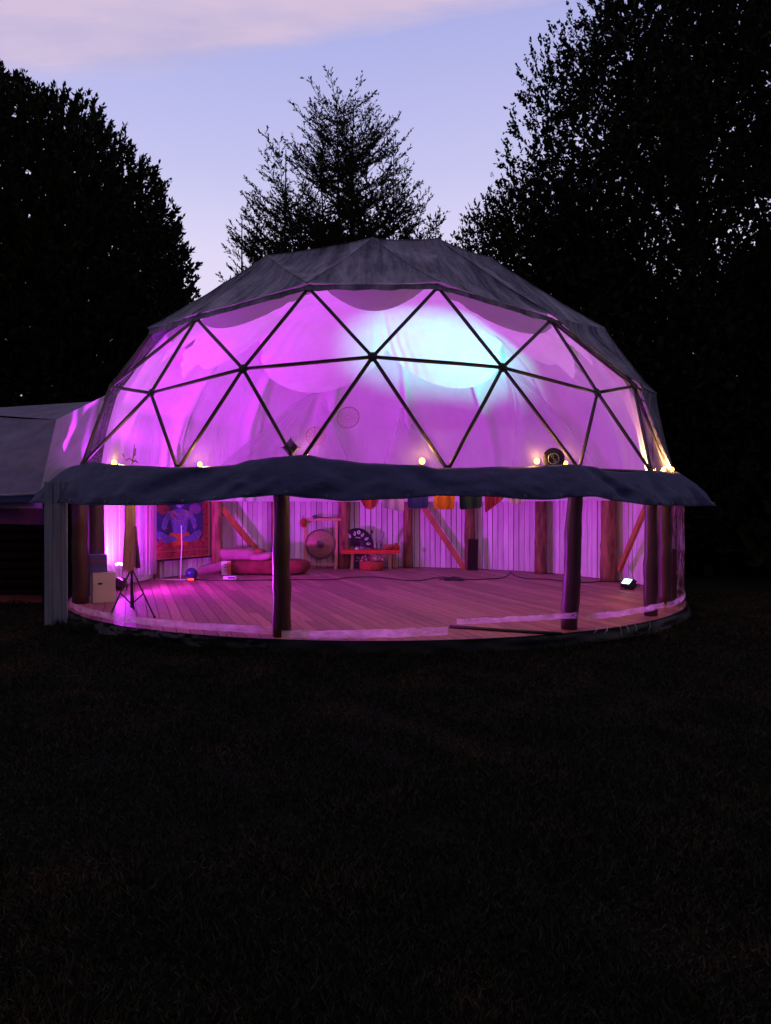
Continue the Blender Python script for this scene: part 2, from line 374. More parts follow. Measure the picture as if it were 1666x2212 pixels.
# grass: blades in front of the dome, denser near the camera
def make_grass():
    n = 330000
    t = rng.random(n); y = 2.0 + 12.5 * t ** 1.15
    x = (rng.random(n) * 2 - 1) * (y * .56 + .5)
    r = np.hypot(x - CX, y - CY); keep = r > 1.135 * K; x = x[keep]; y = y[keep]; n = len(x)
    # clumps
    cl = np.sin(x * 3.1 + np.sin(y * 2.3) * 2) * np.cos(y * 3.7 + np.sin(x * 1.9) * 2) * .5 + np.sin(x * 9 + y * 7) * .25
    z = np.array([gheight(a, b) for a, b in zip(x[:], y[:])])
    h = (.022 + .038 * rng.random(n)) * (1 + .75 * cl) * (1 + .5 * (rng.random(n) < .03))
    nearrim = np.exp(-((np.hypot(x - CX, y - CY) - 1.14 * K) / .25)); h *= 1 + 1.2 * nearrim * rng.random(n)
    # long ragged tufts along the left front foot of the dome
    m_ = 5200; az_ = np.radians(-62 + 50 * rng.random(m_)); tuft = np.clip(np.sin(az_ * 31) + .7 * np.sin(az_ * 73 + 1) - .2, 0, 2)
    rr_ = K * (1.138 + .035 * rng.random(m_)); x = np.concatenate([x, CX + rr_ * np.sin(az_)]); y = np.concatenate([y, CY - rr_ * np.cos(az_)]); z = np.concatenate([z, np.zeros(m_)])
    h = np.concatenate([h, (.05 + .11 * rng.random(m_)) * (.5 + tuft * .75)]); n = len(x)
    Dr = np.stack([rng.normal(size=n) * .75, rng.normal(size=n) * .75, np.ones(n)], 1)
    P = np.stack([x, y, z - .005], 1)
    w = (.004 + .0045 * rng.random(n)) * (1 + y * .10)
    return leafmesh('grass', P, Dr, h, w, 'grass', kind='stuff')
def grassmat():
    m = bpy.data.materials.new('lawn_blades'); m.use_nodes = True; t = m.node_tree; n = t.nodes; l = t.links; b = n['Principled BSDF']
    b.inputs['Roughness'].default_value = .75; b.inputs['Specular IOR Level'].default_value = .12
    g = n.new('ShaderNodeNewGeometry'); ns = n.new('ShaderNodeTexNoise'); ns.inputs['Scale'].default_value = 1.1; ns.inputs['Detail'].default_value = 5; l.new(g.outputs['Position'], ns.inputs['Vector'])
    rp = n.new('ShaderNodeValToRGB'); e = rp.color_ramp.elements
    e[0].position = .50; e[0].color = (.014, .020, .010, 1); e[1].position = .68; e[1].color = (.046, .031, .019, 1)
    l.new(ns.outputs[0], rp.inputs[0])
    vm = n.new('ShaderNodeVectorMath'); vm.operation = 'SCALE'; mr = n.new('ShaderNodeMapRange'); mr.inputs['To Min'].default_value = .5; mr.inputs['To Max'].default_value = 1.5
    l.new(g.outputs['Random Per Island'], mr.inputs[0]); l.new(rp.outputs[0], vm.inputs[0]); l.new(mr.outputs[0], vm.inputs['Scale']); l.new(vm.outputs[0], b.inputs['Base Color'])
    return m
M['grass'] = grassmat(); make_grass()

# ------------------------------------------------------------------ wooden floor
floor = empty('floor', (CX, CY, 0), kind='structure')
RF = 1.115 * K
mb = MB(); n = 96
mb.lathe([(.01, FLOOR - .035), (RF - .005, FLOOR - .035), (RF - .005, .0), (RF - .06, -.02)], n, (CX, CY, 0)); mb.build('floor_deck', 'skirt', floor)
th = math.radians(-19.0); dirv = Vector((math.sin(th), math.cos(th), 0)); side = Vector((dirv.y, -dirv.x, 0)); LW = .15
nl = int(RF / LW) + 1
planks = []
for i in range(-nl, nl):
    s0, s1 = i * LW + .005, (i + 1) * LW - .005
    s0 = max(s0, -RF + .02); s1 = min(s1, RF - .02)
    if s1 - s0 < .03: continue
    l0 = math.sqrt(max(0, RF * RF - s0 * s0)); l1 = math.sqrt(max(0, RF * RF - s1 * s1))
    cuts = [-1e9]; t = -max(l0, l1) + random.uniform(1.0, 4.4)
    while t < min(l0, l1) - .8: cuts.append(t); t += random.uniform(3.0, 4.6)
    cuts.append(1e9)
    for a, b in zip(cuts[:-1], cuts[1:]):
        a0, a1 = max(a + .003, -l0), max(a + .003, -l1); b0, b1 = min(b - .003, l0), min(b - .003, l1)
        if b0 - a0 < .05 or b1 - a1 < .05: continue
        zt = FLOOR + random.uniform(-.0025, .0015)
        vs = []
        for z in (FLOOR - .03, zt):
            for s, q in ((s0, a0), (s1, a1), (s1, b1), (s0, b0)): vs.append(Vector((s, q, z)))
        me = bpy.data.meshes.new('plank'); me.from_pydata([tuple(v) for v in vs], [], [(3, 2, 1, 0), (4, 5, 6, 7), (0, 1, 5, 4), (1, 2, 6, 5), (2, 3, 7, 6), (3, 0, 4, 7)]); me.materials.append(M['plank'])
        o = bpy.data.objects.new('plank', me); COL.objects.link(o); o.parent = floor; o.rotation_euler = (0, 0, -th)
        planks.append(o)
mb = MB(); mb.lathe([(RF + .002, -.03), (RF + .025, -.03), (RF + .025, FLOOR + .004), (RF + .002, FLOOR + .004)], 96, (CX, CY, 0)); mb.build('rim_board', 'skirt', floor)

# ------------------------------------------------------------------ the dome
dome = empty('geodesic_dome', (CX, CY, 0), 'large round dome tent on log posts with grey canvas top, glowing purple inside', 'dome tent')
Z5, Z4, Z3 = CAMZ + .10 * K, CAMZ + .39 * K, CAMZ + .60 * K
# rings of hubs; front ones measured, the others continue the pattern
ring5 = [cyl(178, 1003, 1.085), cyl(384, 1014, 1.065), cyl(643, 1005, 1.065), cyl(967, 1016, 1.065), cyl(1251, 1014, 1.065), cyl(1407, 1020, 1.065)]
ring4 = [cyl(240, 835, 1.0), cyl(326, 849, 1.0), cyl(525, 797, 1.0), cyl(805, 771, 1.0), cyl(1086, 794, 1.0), cyl(1291, 848, 1.0), cyl(1370, 835, 1.0)]
ring3 = [cyl(425, 688, .84), cyl(667, 622, .84), cyl(946, 620, .84), cyl(1190, 692, .84)]
def extend(ring, r, z, step):
    a1 = azof(ring[-1]); a0 = azof(ring[0]) + 2 * PI; cnt = max(1, round((a0 - a1) / step) - 1); out = list(ring)
    for i in range(cnt): out.append(pol(r, lerp(a1, a0, (i + 1) / (cnt + 1)), z + .02 * K * math.sin(i * 2.1)))
    return out
R5 = extend(ring5, 1.065, Z5, math.radians(20)); R4 = extend(ring4, 1.0, Z4, math.radians(20)); R3 = extend(ring3, .84, Z3, math.radians(25))
R2 = [pol(.52, math.radians(a), CAMZ + h * K) for a, h in ((-44, .835), (-1, .840), (22, .852), (47, .835), (80, .83), (116, .83), (152, .83), (188, .83), (224, .83), (268, .83))]
apex = Vector((CX, CY, CAMZ + .93 * K))
def azs(ring, first):
    o = []; last = None
    for p in ring:
        a = azof(p)
        if last is not None:
            while a < last: a += 2 * PI
        o.append(a); last = a
    return o
def stitch(A, B):           # triangles between two closed rings ordered by azimuth
    a, b = azs(A, 0), azs(B, 0); tris = []; i = j = 0; na, nb = len(A), len(B)
    # start where azimuths are nearest
    a2 = a + [a[0] + 2 * PI]; b2 = b + [b[0] + 2 * PI]
    while i < na or j < nb:
        if j >= nb or (i < na and (a2[i + 1] - b2[0] - 0) + a2[i] < b2[j + 1] + b2[j] - b2[0] + 0 and False): pass
        ca = (a2[i + 1] + a2[i]) / 2 if i < na else 1e9
        cb = (b2[j + 1] + b2[j]) / 2 if j < nb else 1e9
        if ca <= cb: tris.append((A[i], A[(i + 1) % na], B[j % nb])); i += 1
        else: tris.append((A[i % na], B[(j + 1) % nb], B[j])); j += 1
    return tris
T54, T43, T32 = stitch(R5, R4), stitch(R4, R3), stitch(R3, R2)
T21 = [(R2[i], R2[(i + 1) % len(R2)], apex) for i in range(len(R2))]
def cen(t): return (t[0] + t[1] + t[2]) / 3
def azd(p): return math.degrees(azof(p))
# struts
edges = {}
for t in T54 + T43:
    for a, b in ((0, 1), (1, 2), (2, 0)):
        p, q = t[a], t[b]; k = tuple(sorted((tuple(round(c, 3) for c in p), tuple(round(c, 3) for c in q)))); edges[k] = (p, q)
hubs = {}
for k, (p, q) in edges.items():
    if abs(azd((p + q) / 2)) > 72: continue
    for e in (p, q): hubs[tuple(round(c, 3) for c in e)] = e
    w = .0225
    mb = MB(); d = q - p; bend = Vector((0, 0, 0))
    mb.tube([p, lerp(p, q, .33) + Vector((nz(p.x, q.z), nz(q.x, p.z), 0)) * .008, lerp(p, q, .66) + Vector((nz(p.z, q.x), 0, nz(q.z, p.x))) * .008, q], [w, w * 1.08, w * 1.05, w], 8)
    mb.build('strut', 'strut', dome, smooth=True)
for e in hubs.values():
    nr = (e - Vector((CX, CY, CAMZ - .1))).normalized(); R = nr.to_track_quat('Z', 'Y').to_matrix()
    mb = MB(); mb.lathe([(.001, -.03), (.05, -.03), (.062, -.01), (.062, .012), (.035, .024), (.001, .026)], 12, e, R); mb.build('hub', 'strut', dome)

# canvas cover over the crown and down the right and back sides
def subtri(mb, t, n, fn):
    A, B, C = t; idx = {}; vs = []; fs = []
    for i in range(n + 1):
        for j in range(n + 1 - i):
            k = n - i - j; idx[i, j] = len(vs); vs.append(fn((A * k + B * i + C * j) / n, i / n, j / n, k / n))
    for i in range(n):
        for j in range(n - i):
            fs.append((idx[i, j], idx[i + 1, j], idx[i, j + 1]))
            if j < n - i - 1: fs.append((idx[i + 1, j], idx[i + 1, j + 1], idx[i, j + 1]))
    mb.add(vs, fs)
mid = Vector((CX, CY, CAMZ))
def cover_fn(p, a, b, c):
    out = (p - mid).normalized()
    e = 27 * a * b * c
    edge_d = min(a, b, c)
    sag = -.055 * min(1, e * 1.5)
    wr = .036 * nz(p.x * 1.1, p.y * 1.1, p.z * 3.0) + .020 * nz(p.x * 4.5, p.y * 4.5, p.z * 2.2) - .03 * abs(nz(p.x * 2.0 - p.z * 1.6, p.y * 2.0, p.z * 1.2 + 5))
    wr += .022 * abs(nz(p.x * 2.3 + p.z * 1.5, p.y * 2.3, p.z * 4.0)) 
    hubpull = max(a, b, c) ** 6 * .035 + .012 * math.exp(-(edge_d / .035) ** 2)
    return p + out * (.045 + sag + wr * min(1, edge_d * 9 + .25) + hubpull)
mb = MB()
covered = [t for t in T32 + T21]
for t in T43 + T54:
    a = azd(cen(t))
    top = max(p.z for p in t)
    if (a > 50 and not (t in T54 and a < 62)) or a < -98:
        covered.append(t)
for t in covered: subtri(mb, t, 20, cover_fn)
cover = mb
# hanging lower edge of the cover along the front of ring 3 and down the right-hand edge
def cover_hem(pts, drop, seed):
    m = MB(); L_ = []
    for i in range(len(pts) - 1):
        for s in range(14): L_.append(lerp(pts[i], pts[i + 1], s / 14))
    L_.append(pts[-1]); nn = len(L_)
    def fn(u, v):
        i = int(round(u * (nn - 1))); p = L_[i]; out = (p - mid).normalized(); dn = Vector((out.x * .45, out.y * .45, -1)).normalized()
        dd = drop * (1 + .5 * nz(i * .35, seed)) 
        return p + out * (.05 + .02 * nz(i * .5, v * 2, seed)) + dn * (v * dd) + out * .02 * v * nz(i * .9, seed + 4)
    m.grid(fn, nn, 4); return m
e_left = cyl(352, 692, .87)
hem = cover_hem([R3[-1]] + R3[:4], .085, 1.0)
cover.add(hem.v, hem.f)
hem2 = cover_hem([R3[3], R4[6], lerp(R4[6], R5[6], .5) , R5[6]], .07, 5.0); cover.add(hem2.v, hem2.f)
cov = cover.build('canvas_cover', 'cover', dome, smooth=True)
seen = set()
for t in T32 + T21 + [x for x in T43 if x in covered]:
    for a, b in ((0, 1), (1, 2), (2, 0)):
        p, q = t[a], t[b]; kk = tuple(sorted((tuple(round(c, 3) for c in p), tuple(round(c, 3) for c in q))))
        if kk in seen or abs(azd((p + q) / 2)) > 95: continue
        seen.add(kk)
        if p in R3 and q in R3: continue
        mb = MB(); mb.tube([cover_fn(lerp(p, q, s / 16), 1 - s / 16, s / 16, 0) for s in range(17)], .011, 5, cap=False); mb.build('seam', 'cover', cov, smooth=True)

# clear skin over the front frame
mb = MB()
skin_tris = [t for t in T54 + T43 if t not in covered]
def skin_fn(p, a, b, c):
    out = (p - mid).normalized(); return p + out * (.024 + .012 * nz(p.x * 2, p.y * 2, p.z * 2))
for t in skin_tris: subtri(mb, t, 5, skin_fn)
mb.build('clear_skin', 'film', dome, smooth=True)

# dark blue valance all round the eave
def knots(kp, r):
    o = [(azof(cyl(u, v, r)), cyl(u, v, r).z) for u, v in kp]; o.sort(); return o
def interp(kn, a, default=None):
    if a <= kn[0][0]: return kn[0][1]
    if a >= kn[-1][0]: return kn[-1][1]
    for (a0, z0), (a1, z1) in zip(kn[:-1], kn[1:]):
        if a0 <= a <= a1: t = (a - a0) / (a1 - a0 + 1e-9); t = t * t * (3 - 2 * t); return lerp(z0, z1, t)
vt = knots([(150, 1010), (200, 999), (245, 1004), (300, 1007), (380, 1010), (440, 1010), (500, 1005), (545, 994), (595, 988), (660, 984), (720, 992), (800, 1001), (870, 1004), (905, 1004), (945, 1011), (1010, 1011), (1100, 1009), (1180, 1006), (1240, 1004), (1275, 1008), (1315, 1017), (1350, 1020), (1400, 1017), (1440, 1021), (1470, 1020)], 1.085)
vb = knots([(130, 1085), (200, 1091), (300, 1091), (380, 1089), (450, 1081), (530, 1074), (600, 1069), (680, 1076), (750, 1082), (800, 1079), (860, 1077), (950, 1070), (1060, 1072), (1130, 1078), (1175, 1079), (1240, 1073), (1275, 1072), (1330, 1081), (1390, 1090), (1450, 1092)], 1.165)
def val_fn(u, v):
    az = -PI + u * 2 * PI
    zt = interp(vt, az); zb = interp(vb, az); r = lerp(1.083, 1.165, v ** .85)
    if azof_right(az) : r += .03 * v
    if math.radians(-100) < az < math.radians(-58): r += .075 * (.4 + .6 * v) * math.sin((az + math.radians(100)) / math.radians(42) * PI)
    x, y = math.sin(az) * 6, math.cos(az) * 6
    fold = .026 * nz(x * .7, y * .7, v * 1.2) + .024 * (.35 - abs(nz(x * 1.5 + v * 1.6, y * 1.5, v * 1.4))) + .014 * (.3 - abs(nz(x * 3.4 - v * 2.2, y * 3.4, v * 2.6))) + .005 * nz(x * 9 + v * 5, y * 9, v * 3)
    bel = .012 * math.sin(v * PI)
    # deep diagonal creases near two places
    for c0, s, w in ((math.radians(-22), .9, .10), (math.radians(-27), -1.2, .14), (math.radians(33), .7, .05), (math.radians(45), -.5, .06), (math.radians(6), .6, .08)):
        d = (az - c0) - s * .10 * (v - .4); bel -= .034 * math.exp(-(d / (w * .5)) ** 2) * math.sin(v * PI)
    r += .72 * (fold * (.3 + .7 * v) + bel)
    return pol(r, az, lerp(zt, zb, v) + .012 * nz(x * 1.6, y * 1.6, 9) * (1 - v))
def azof_right(az): return math.radians(58) < az < math.radians(80)
mb = MB(); mb.grid(val_fn, 560, 15, close=True)
val = mb.build('valance', 'valance', dome, smooth=True, thick=.004)
mb = MB(); mb.tube([val_fn(k / 560, 1.0) + Vector((0, 0, .004)) for k in range(561)], .009, 5, cap=False); mb.build('edge_cord', 'valance', val, smooth=True)
for k in range(34):      # brass eyelets along the lower edge
    u_e = .29 + .43 * k / 33; q = val_fn(u_e, .93); a_e = -PI + u_e * 2 * PI; nn_ = Vector((math.sin(a_e), -math.cos(a_e), .35)).normalized()
    mb = MB(); Rn = nn_.to_track_quat('Z', 'Y').to_matrix(); mb.lathe([(.008, .004), (.013, .010), (.018, .008), (.018, .0)], 10, q + nn_ * .006, Rn); mb.build('eyelet', 'eyelet', val)

# log posts
def wallaz(u, r=1.08, back=True): return azof(cyl(u, 1150, r, back))
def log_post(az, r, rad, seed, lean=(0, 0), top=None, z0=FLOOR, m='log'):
    b = pol(r, az, z0); t = top or CAMZ + .085 * K; mb = MB(); pts = []; rs = []
    nseg = 16
    for i in range(nseg + 1):
        s = i / nseg
        pts.append(b + Vector((lean[0] * s + .018 * nz(s * 3, seed), lean[1] * s + .015 * nz(s * 3, seed + 5), (t - z0) * s)))
        rs.append(rad * (1.08 - .12 * s + .10 * nz(s * 7, seed + 9) + (.10 if abs(s - (.35 + .2 * nz(seed, 1))) < .035 else 0)))
    mb.tube(pts, rs, 14)
    for v in mb.v: v.x += .008 * nz(v.x * 9, v.y * 9, v.z * 5); v.y += .008 * nz(v.y * 9, v.x * 9, v.z * 5)
    o = mb.build('log_post', m, dome, smooth=True)
    return o
front = [(172, 1316, .118), (610, 1376, .098), (1229, 1362, .098), (1406, 1336, .088)]
faz = []
for i, (u, v, r) in enumerate(front):
    a = azof(cyl(u, v, 1.07)); faz.append(a)
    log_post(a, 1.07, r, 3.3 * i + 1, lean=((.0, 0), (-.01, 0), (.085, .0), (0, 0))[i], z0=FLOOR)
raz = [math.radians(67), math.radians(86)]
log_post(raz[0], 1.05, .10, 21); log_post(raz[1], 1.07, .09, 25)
backu = [1325, 1175, 1018, 883, 743, 592, 462, 338]
baz = [wallaz(u) % (2 * PI) for u in backu]
left_az = math.radians(-80) + 2 * PI
for i, a in enumerate(baz): log_post(a, 1.055 if i < 7 else 1.08, (.15, .13, .12, .11, .15, .11, .12, .06)[i], 31 + i * 2.7, m='log_lit')
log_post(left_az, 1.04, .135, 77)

# plank wall between the back posts, one section for each bay
wallpts = [raz[1], math.radians(98)] + baz + [left_az]
for i in range(len(wallpts) - 1):
    a, b = wallpts[i], wallpts[i + 1]; p, q = pol(1.105, a, FLOOR), pol(1.105, b, FLOOR)
    sec = empty('wall_section', p - Vector((CX, CY, 0)) + Vector((0, 0, 0))); sec.parent = dome
    dv = (q - p); ln = dv.length; dv.normalize(); inn = Vector((CX, CY, 0)) - (p + q) / 2; inn.z = 0; inn.normalize()
    top = CAMZ + .115 * K; cnt = max(1, round(ln / .138)); w = ln / cnt
    mb = MB()
    mb.add([p - inn * .06 + Vector((0, 0, -.1)), q - inn * .06 + Vector((0, 0, -.1)), q - inn * .06 + Vector((0, 0, top - FLOOR)), p - inn * .06 + Vector((0, 0, top - FLOOR))], [(0, 1, 2, 3)])
    mb.build('backing', 'black', sec)
    x0 = 0
    for kx in range(cnt):
        gap = random.uniform(.010, .022); wb = w - gap; c = p + dv * (kx * w + w / 2) 
        mb = MB(); hh = top - FLOOR + random.uniform(-.02, .02); tl = random.uniform(-.002, .002); of = random.uniform(-.008, .012)
        # a board with a slightly wavy waney edge
        vs = []; NSEG = 5
        for s in range(NSEG + 1):
            z = FLOOR + .012 + (hh - .012) * s / NSEG
            e0 = -wb / 2 + .004 * nz(kx * 3.1 + i, s * 1.7) + tl; e1 = wb / 2 + .004 * nz(kx * 2.3 + i, s * 1.9, 4) + tl
            for e in (e0, e1):
                for tk in (-.011, .011): vs.append(c + dv * e + inn * (tk + of) + Vector((0, 0, z - c.z)))
        fs = [(0, 1, 3, 2), tuple(4 * NSEG + k for k in (0, 2, 3, 1))]
        for s in range(NSEG):
            o_ = 4 * s
            for k0, k1 in ((0, 2), (2, 3), (3, 1), (1, 0)): fs.append((o_ + k0, o_ + k1, o_ + 4 + k1, o_ + 4 + k0))
        mb.add(vs, fs); mb.build('board', 'board', sec)

# diagonal braces against the wall
for (u0, v0, u1, v1, w) in ((462, 1078, 556, 1190, .14), (908, 1085, 1004, 1229, .13), (1402, 1080, 1338, 1232, .13)):
    A = cyl(u0, v0, 1.05, True); B = cyl(u1, v1, 1.05, True); mb = MB(); mb.beam(A, B, w, .06, up=(Vector((CX, CY, 0)) - Vector((A.x, A.y, 0))).normalized()); mb.build('brace', 'brace', dome)
# ring beam under the dome's foot
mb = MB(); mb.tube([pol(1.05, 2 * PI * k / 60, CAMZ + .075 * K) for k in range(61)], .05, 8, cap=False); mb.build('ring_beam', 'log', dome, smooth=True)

# clear plastic sheets between the front posts with a milky hem
sheet_az = [math.radians(-59.5)] + [faz[1], azof(cyl(975, 1370, 1.11)), faz[2], faz[3], raz[0], raz[1]]
for i in range(len(sheet_az) - 1):
    a, b = sheet_az[i], sheet_az[i + 1]; ss = 4.1 * i
    def fn(u, v):
        az = lerp(a, b, u); z = lerp(FLOOR + .0, CAMZ + .07 * K, v)
        w_ = .006 * nz(u * 9, v * 1.3, ss) + .004 * nz(u * 30, v * 1.0, ss + 7) * (1.2 - v) + .003 * nz(u * 14, v * 14, ss)
        return pol(1.108 + w_ * 1.1, az, z)
    mb = MB(); mb.grid(fn, max(14, int((b - a) * 60)), 16); sh = mb.build('clear_sheet', 'sheet', dome, smooth=True)
    hi = ((.05, .135), (.055, .15), (.06, .165), (.13, .2), (.11, .19), (.10, .17))[i]
    if i == 2: hi = (.17, .235)
    def fh(u, v):
        az = lerp(a + .012, b - .008, u); lo, up = hi
        sl = (-.05 * (1 - u) if i == 1 else 0) + (.02 * (u - .5) if i == 0 else 0)
        z = FLOOR + lerp(lo, up, v) + sl + .014 * nz(u * 11, v * 2, ss) + .006 * nz(u * 50, v * 4, ss)
        return pol(1.112 + .0015 * nz(u * 30, v * 3, ss), az, z)
    mb = MB(); mb.grid(fh, max(20, int((b - a) * 110)), 5); mb.build('hem', 'hem', sh, smooth=True)

# cloth lining -------------------------------------------------------
def prof(z):      # inner radius (in K) at height z (in K above the camera)
    P_ = [(-.02, 1.03), (.10, 1.03), (.25, 1.005), (.39, .965), (.50, .895), (.60, .81), (.72, .64), (.80, .50), (.84, .36), (.862, .18), (.868, .0)]
    for (z0, r0), (z1, r1) in zip(P_[:-1], P_[1:]):
        if z <= z1: t = max(0, (z - z0) / (z1 - z0)); return lerp(r0, r1, t)
    return 0.0
NG = 14
gaz = [math.radians(-166 + 2 + 360 / NG * k) for k in range(NG)]
def wall_drape(u, v):
    az = lerp(math.radians(60), math.radians(360 - 64), u); z = lerp(.80, .03, v); r = prof(z) - .008
    ph = (az - gaz[0]) / (2 * PI) * NG; f = ph - math.floor(ph); d = min(f, 1 - f)
    tz = min(1, max(0, (.66 - z) / .5))
    pleat = math.exp(-(d / (.04 + .16 * tz)) ** 2) * .035 * (1 + .4 * nz(az * 40, z)) * math.sin(min(1, tz * 1.3) * PI * .8 + .3)
    fine = .006 * math.exp(-(d / .16) ** 2) * math.sin(f * 44 + 6 * nz(z * 3, az * 3)) * (.4 + .6 * tz)
    bil = .03 * math.sin(f * PI) * (1 - tz * .4) + .012 * nz(az * 5, z * 6)
    r -= pleat + fine * .8; r += bil * .6 - .02
    return pol(r, az, CAMZ + z * K)
mb = MB(); mb.grid(wall_drape, 420, 46)
wd = mb.build('wall_drape', 'liner', None, smooth=True, label='white cotton cloth lining the far inside of the dome above the plank wall', category='drape')
SGA = [-13, 13, 56, 86, 119, 176, 238, 272, 305, 347]
SGD = [.10, .14, .16, .15, .17, .185, .16, .15, .12]
def ceil_drape(u, v):
    az = -PI + 2 * PI * u; dg = math.degrees(az); dg = dg if dg >= -13 else dg + 360; k = max(i for i in range(9) if SGA[i] <= dg + 1e-6); f = min(1, (dg - SGA[k]) / (SGA[k + 1] - SGA[k]))
    s = math.sin(f * PI); zlo = .665 - SGD[k] * s ** .85
    fr = abs(math.degrees(az))
    if fr > 100: zlo += .072
    z = lerp(.866, zlo, v ** 1.15); r = prof(z) - .035
    tz = v
    billow = .055 * s * math.sin(min(1, v * 1.05) * PI * .62) 
    d = min(f, 1 - f)
    fine = .010 * math.exp(-(d / .2) ** 2) * math.sin(f * 75 + 4 * nz(z * 8, az * 3)) * v
    r = max(.01, r - billow * .9 - fine + .010 * nz(az * 4 * r, z * 8) * v)
    return pol(r, az, CAMZ + (z - .035 * s * v * (1 - v) * 2) * K)
mb = MB(); mb.grid(ceil_drape, 420, 40, close=True)
mb.build('ceiling_drape', 'liner2', None, smooth=True, label='white cloth canopy scalloped in swags under the grey crown of the dome', category='drape')

# thin voile pieces gathered at a point and spreading down over the lining
def voile(top_az, top_z, a0, a1, zb, lab, seed, r_in=.035):
    def fn(u, v):
        ta = math.radians(top_az); az = lerp(ta + (u - .5) * .03, math.radians(lerp(a0, a1, u)), v ** .9)
        z = lerp(top_z, zb, v) - .03 * math.sin(u * PI) * v * (1 - v)
        r = prof(z) - .052 - r_in * math.sin(v * PI) * .6 + .010 * nz(u * 7, v * 1.2, seed) * (.3 + .7 * math.sin(v * PI)) + .010 * nz(u * 3, v * 2, seed)
        return pol(r, az, CAMZ + z * K)
    mb = MB(); mb.grid(fn, 70, 26); mb.build('voile_drape', 'sheer', None, smooth=True, label=lab, category='drape')
voile(203, .56, 212, 240, .06, 'thin voile piece spreading down the left half of the lining from a gathered point', 1)
voile(200, .52, 184, 203, .05, 'narrow voile fold hanging right of the gathered point behind the hanging dreamcatchers', 2)
voile(172, .50, 158, 182, .05, 'thin voile piece right of the dome centre, narrowing upwards', 3)
voile(128, .60, 100, 140, .08, 'wide voile piece on the right side of the lining above the emblem disc', 4)

# ------------------------------------------------------------------ annex on the left
YA = 13.2
annex = empty('canvas_annex', (-7.6, YA, 0), 'grey canvas annex tent joined to the left side of the dome', 'tent')
def quadgrid(mb, P00, P10, P11, P01, nu, nv, amp=.02, seed=0, sag=0):
    def fn(u, v):
        p = lerp(lerp(P00, P10, u), lerp(P01, P11, u), v)
        n_ = (P10 - P00).cross(P01 - P00).normalized()
        ed = min(1, 7 * min(u, 1 - u, v, 1 - v))
        return p + ed * n_ * (amp * nz(p.x * 1.1 + seed, p.y * .9, p.z * 1.1) + amp * .5 * nz(p.x * 3 + seed, p.y * 3, p.z * 3)) + Vector((0, 0, -sag * 4 * u * (1 - u) * (1 - v)))
    mb.grid(fn, nu, nv)
# roof slope: eave near the camera, ridge behind
eL, eR = D(-60, 1074, 11.9), D(86, 1064, 11.9); rL, rR = D(-60, 894, 14.2), D(122, 906, 13.4)
mb = MB(); quadgrid(mb, rL, rR, eR, eL, 30, 24, .05, 3, .03)
mb.build('roof_canvas', 'canvas', annex, smooth=True)
tL, tR = D(-60, 884, 15.4), D(222, 866, 14.2)
mb = MB(); quadgrid(mb, tL, tR, rR, rL, 30, 8, .03, 9); mb.build('ridge_canvas', 'canvas', annex, smooth=True)
# thin part between the annex and the dome, lit from inside
mb = MB(); jt, jb = cyl(238, 848, .99) , cyl(172, 1006, 1.10)
jt = D(236, 850, 12.2); jb = D(172, 1010, 11.6)
quadgrid(mb, rR, jt, jb, eR, 22, 22, .07, 5); mb.build('thin_joining_canvas', 'canvas_thin', annex, smooth=True)
# rolled eave band with white piping, and the shaded wall below
mb = MB(); a, b = D(-60, 1088, 11.8), D(92, 1078, 11.8)
quadgrid(mb, D(-60, 1070, 11.86), D(92, 1066, 11.86), D(92, 1084, 11.8), D(-60, 1084, 11.8), 20, 5, .02, 2); mb.build('eave_band', 'valance', annex, smooth=True)
mb = MB(); mb.tube([D(-60, 1070, 11.82), D(20, 1069, 11.82), D(88, 1066, 11.82)], .018, 6)
mb.build('eave_rope', 'canvas_thin', annex, smooth=True)
mb = MB(); quadgrid(mb, D(-60, 1084, 12.0), D(92, 1084, 12.0), D(92, 1098, 12.0), D(-60, 1098, 12.0), 12, 3, .01, 4); mb.build('eave_lining', 'canvas', annex, smooth=True)
mb = MB(); quadgrid(mb, D(-60, 1098, 12.5), D(96, 1098, 12.5), D(96, 1134, 12.5), D(-60, 1130, 12.5), 12, 3, .01, 6); mb.build('side_flap', 'blue2', annex, smooth=True)
# back wall of dark logs
zc = .0
k = 0
while zc < 2.1:
    mb = MB(); r = .085 + .01 * nz(k * 2.2); mb.tube([Vector((-11.5, 13.6, zc + r)), Vector((-8.6, 13.6 + .02 * nz(k), zc + r)), Vector((-5.75, 13.6, zc + r))], r, 8); mb.build('wall_log', 'darkwood', annex, smooth=True); zc += 2 * r; k += 1
mb = MB(); quadgrid(mb, F(-60, 1306, .02), F(92, 1302, .02), F(92, 1283, .06), F(-60, 1286, .06), 16, 6, .01, 8)
o = mb.build('doormat', 'reddirt', None, smooth=True, label='dull red rug on the ground in front of the annex', category='rug')

# weathered board wing at the left front post
wing = empty('board_wing', F(123, 1326, 0), 'upright pale blue weathered boards closing the wall left of the first log post', 'board panel')
bx = [96, 114.5, 132.5, 146]
for i in range(3):
    p0, p1 = F(bx[i] + .8, 1320, .0), F(bx[i + 1] - .8, 1320, .0); p0.y = p1.y = 10.35 + .004 * i; s = p0.y / FPX
    x0 = (bx[i] + .7 - 833) * s; x1 = (bx[i + 1] - .7 - 833) * s; zt = CAMZ + .075 * K
    mb = MB(); mb.box(((x0 + x1) / 2, p0.y, (zt - .02) / 2), (x1 - x0, .028, zt + .02)); mb.build('board', 'exterior', wing)
mb = MB(); mb.box(((97 - 833) * s + .15, 10.40, zt - .2), (.32, .05, .09)); mb.build('batten', 'darkwood', wing)

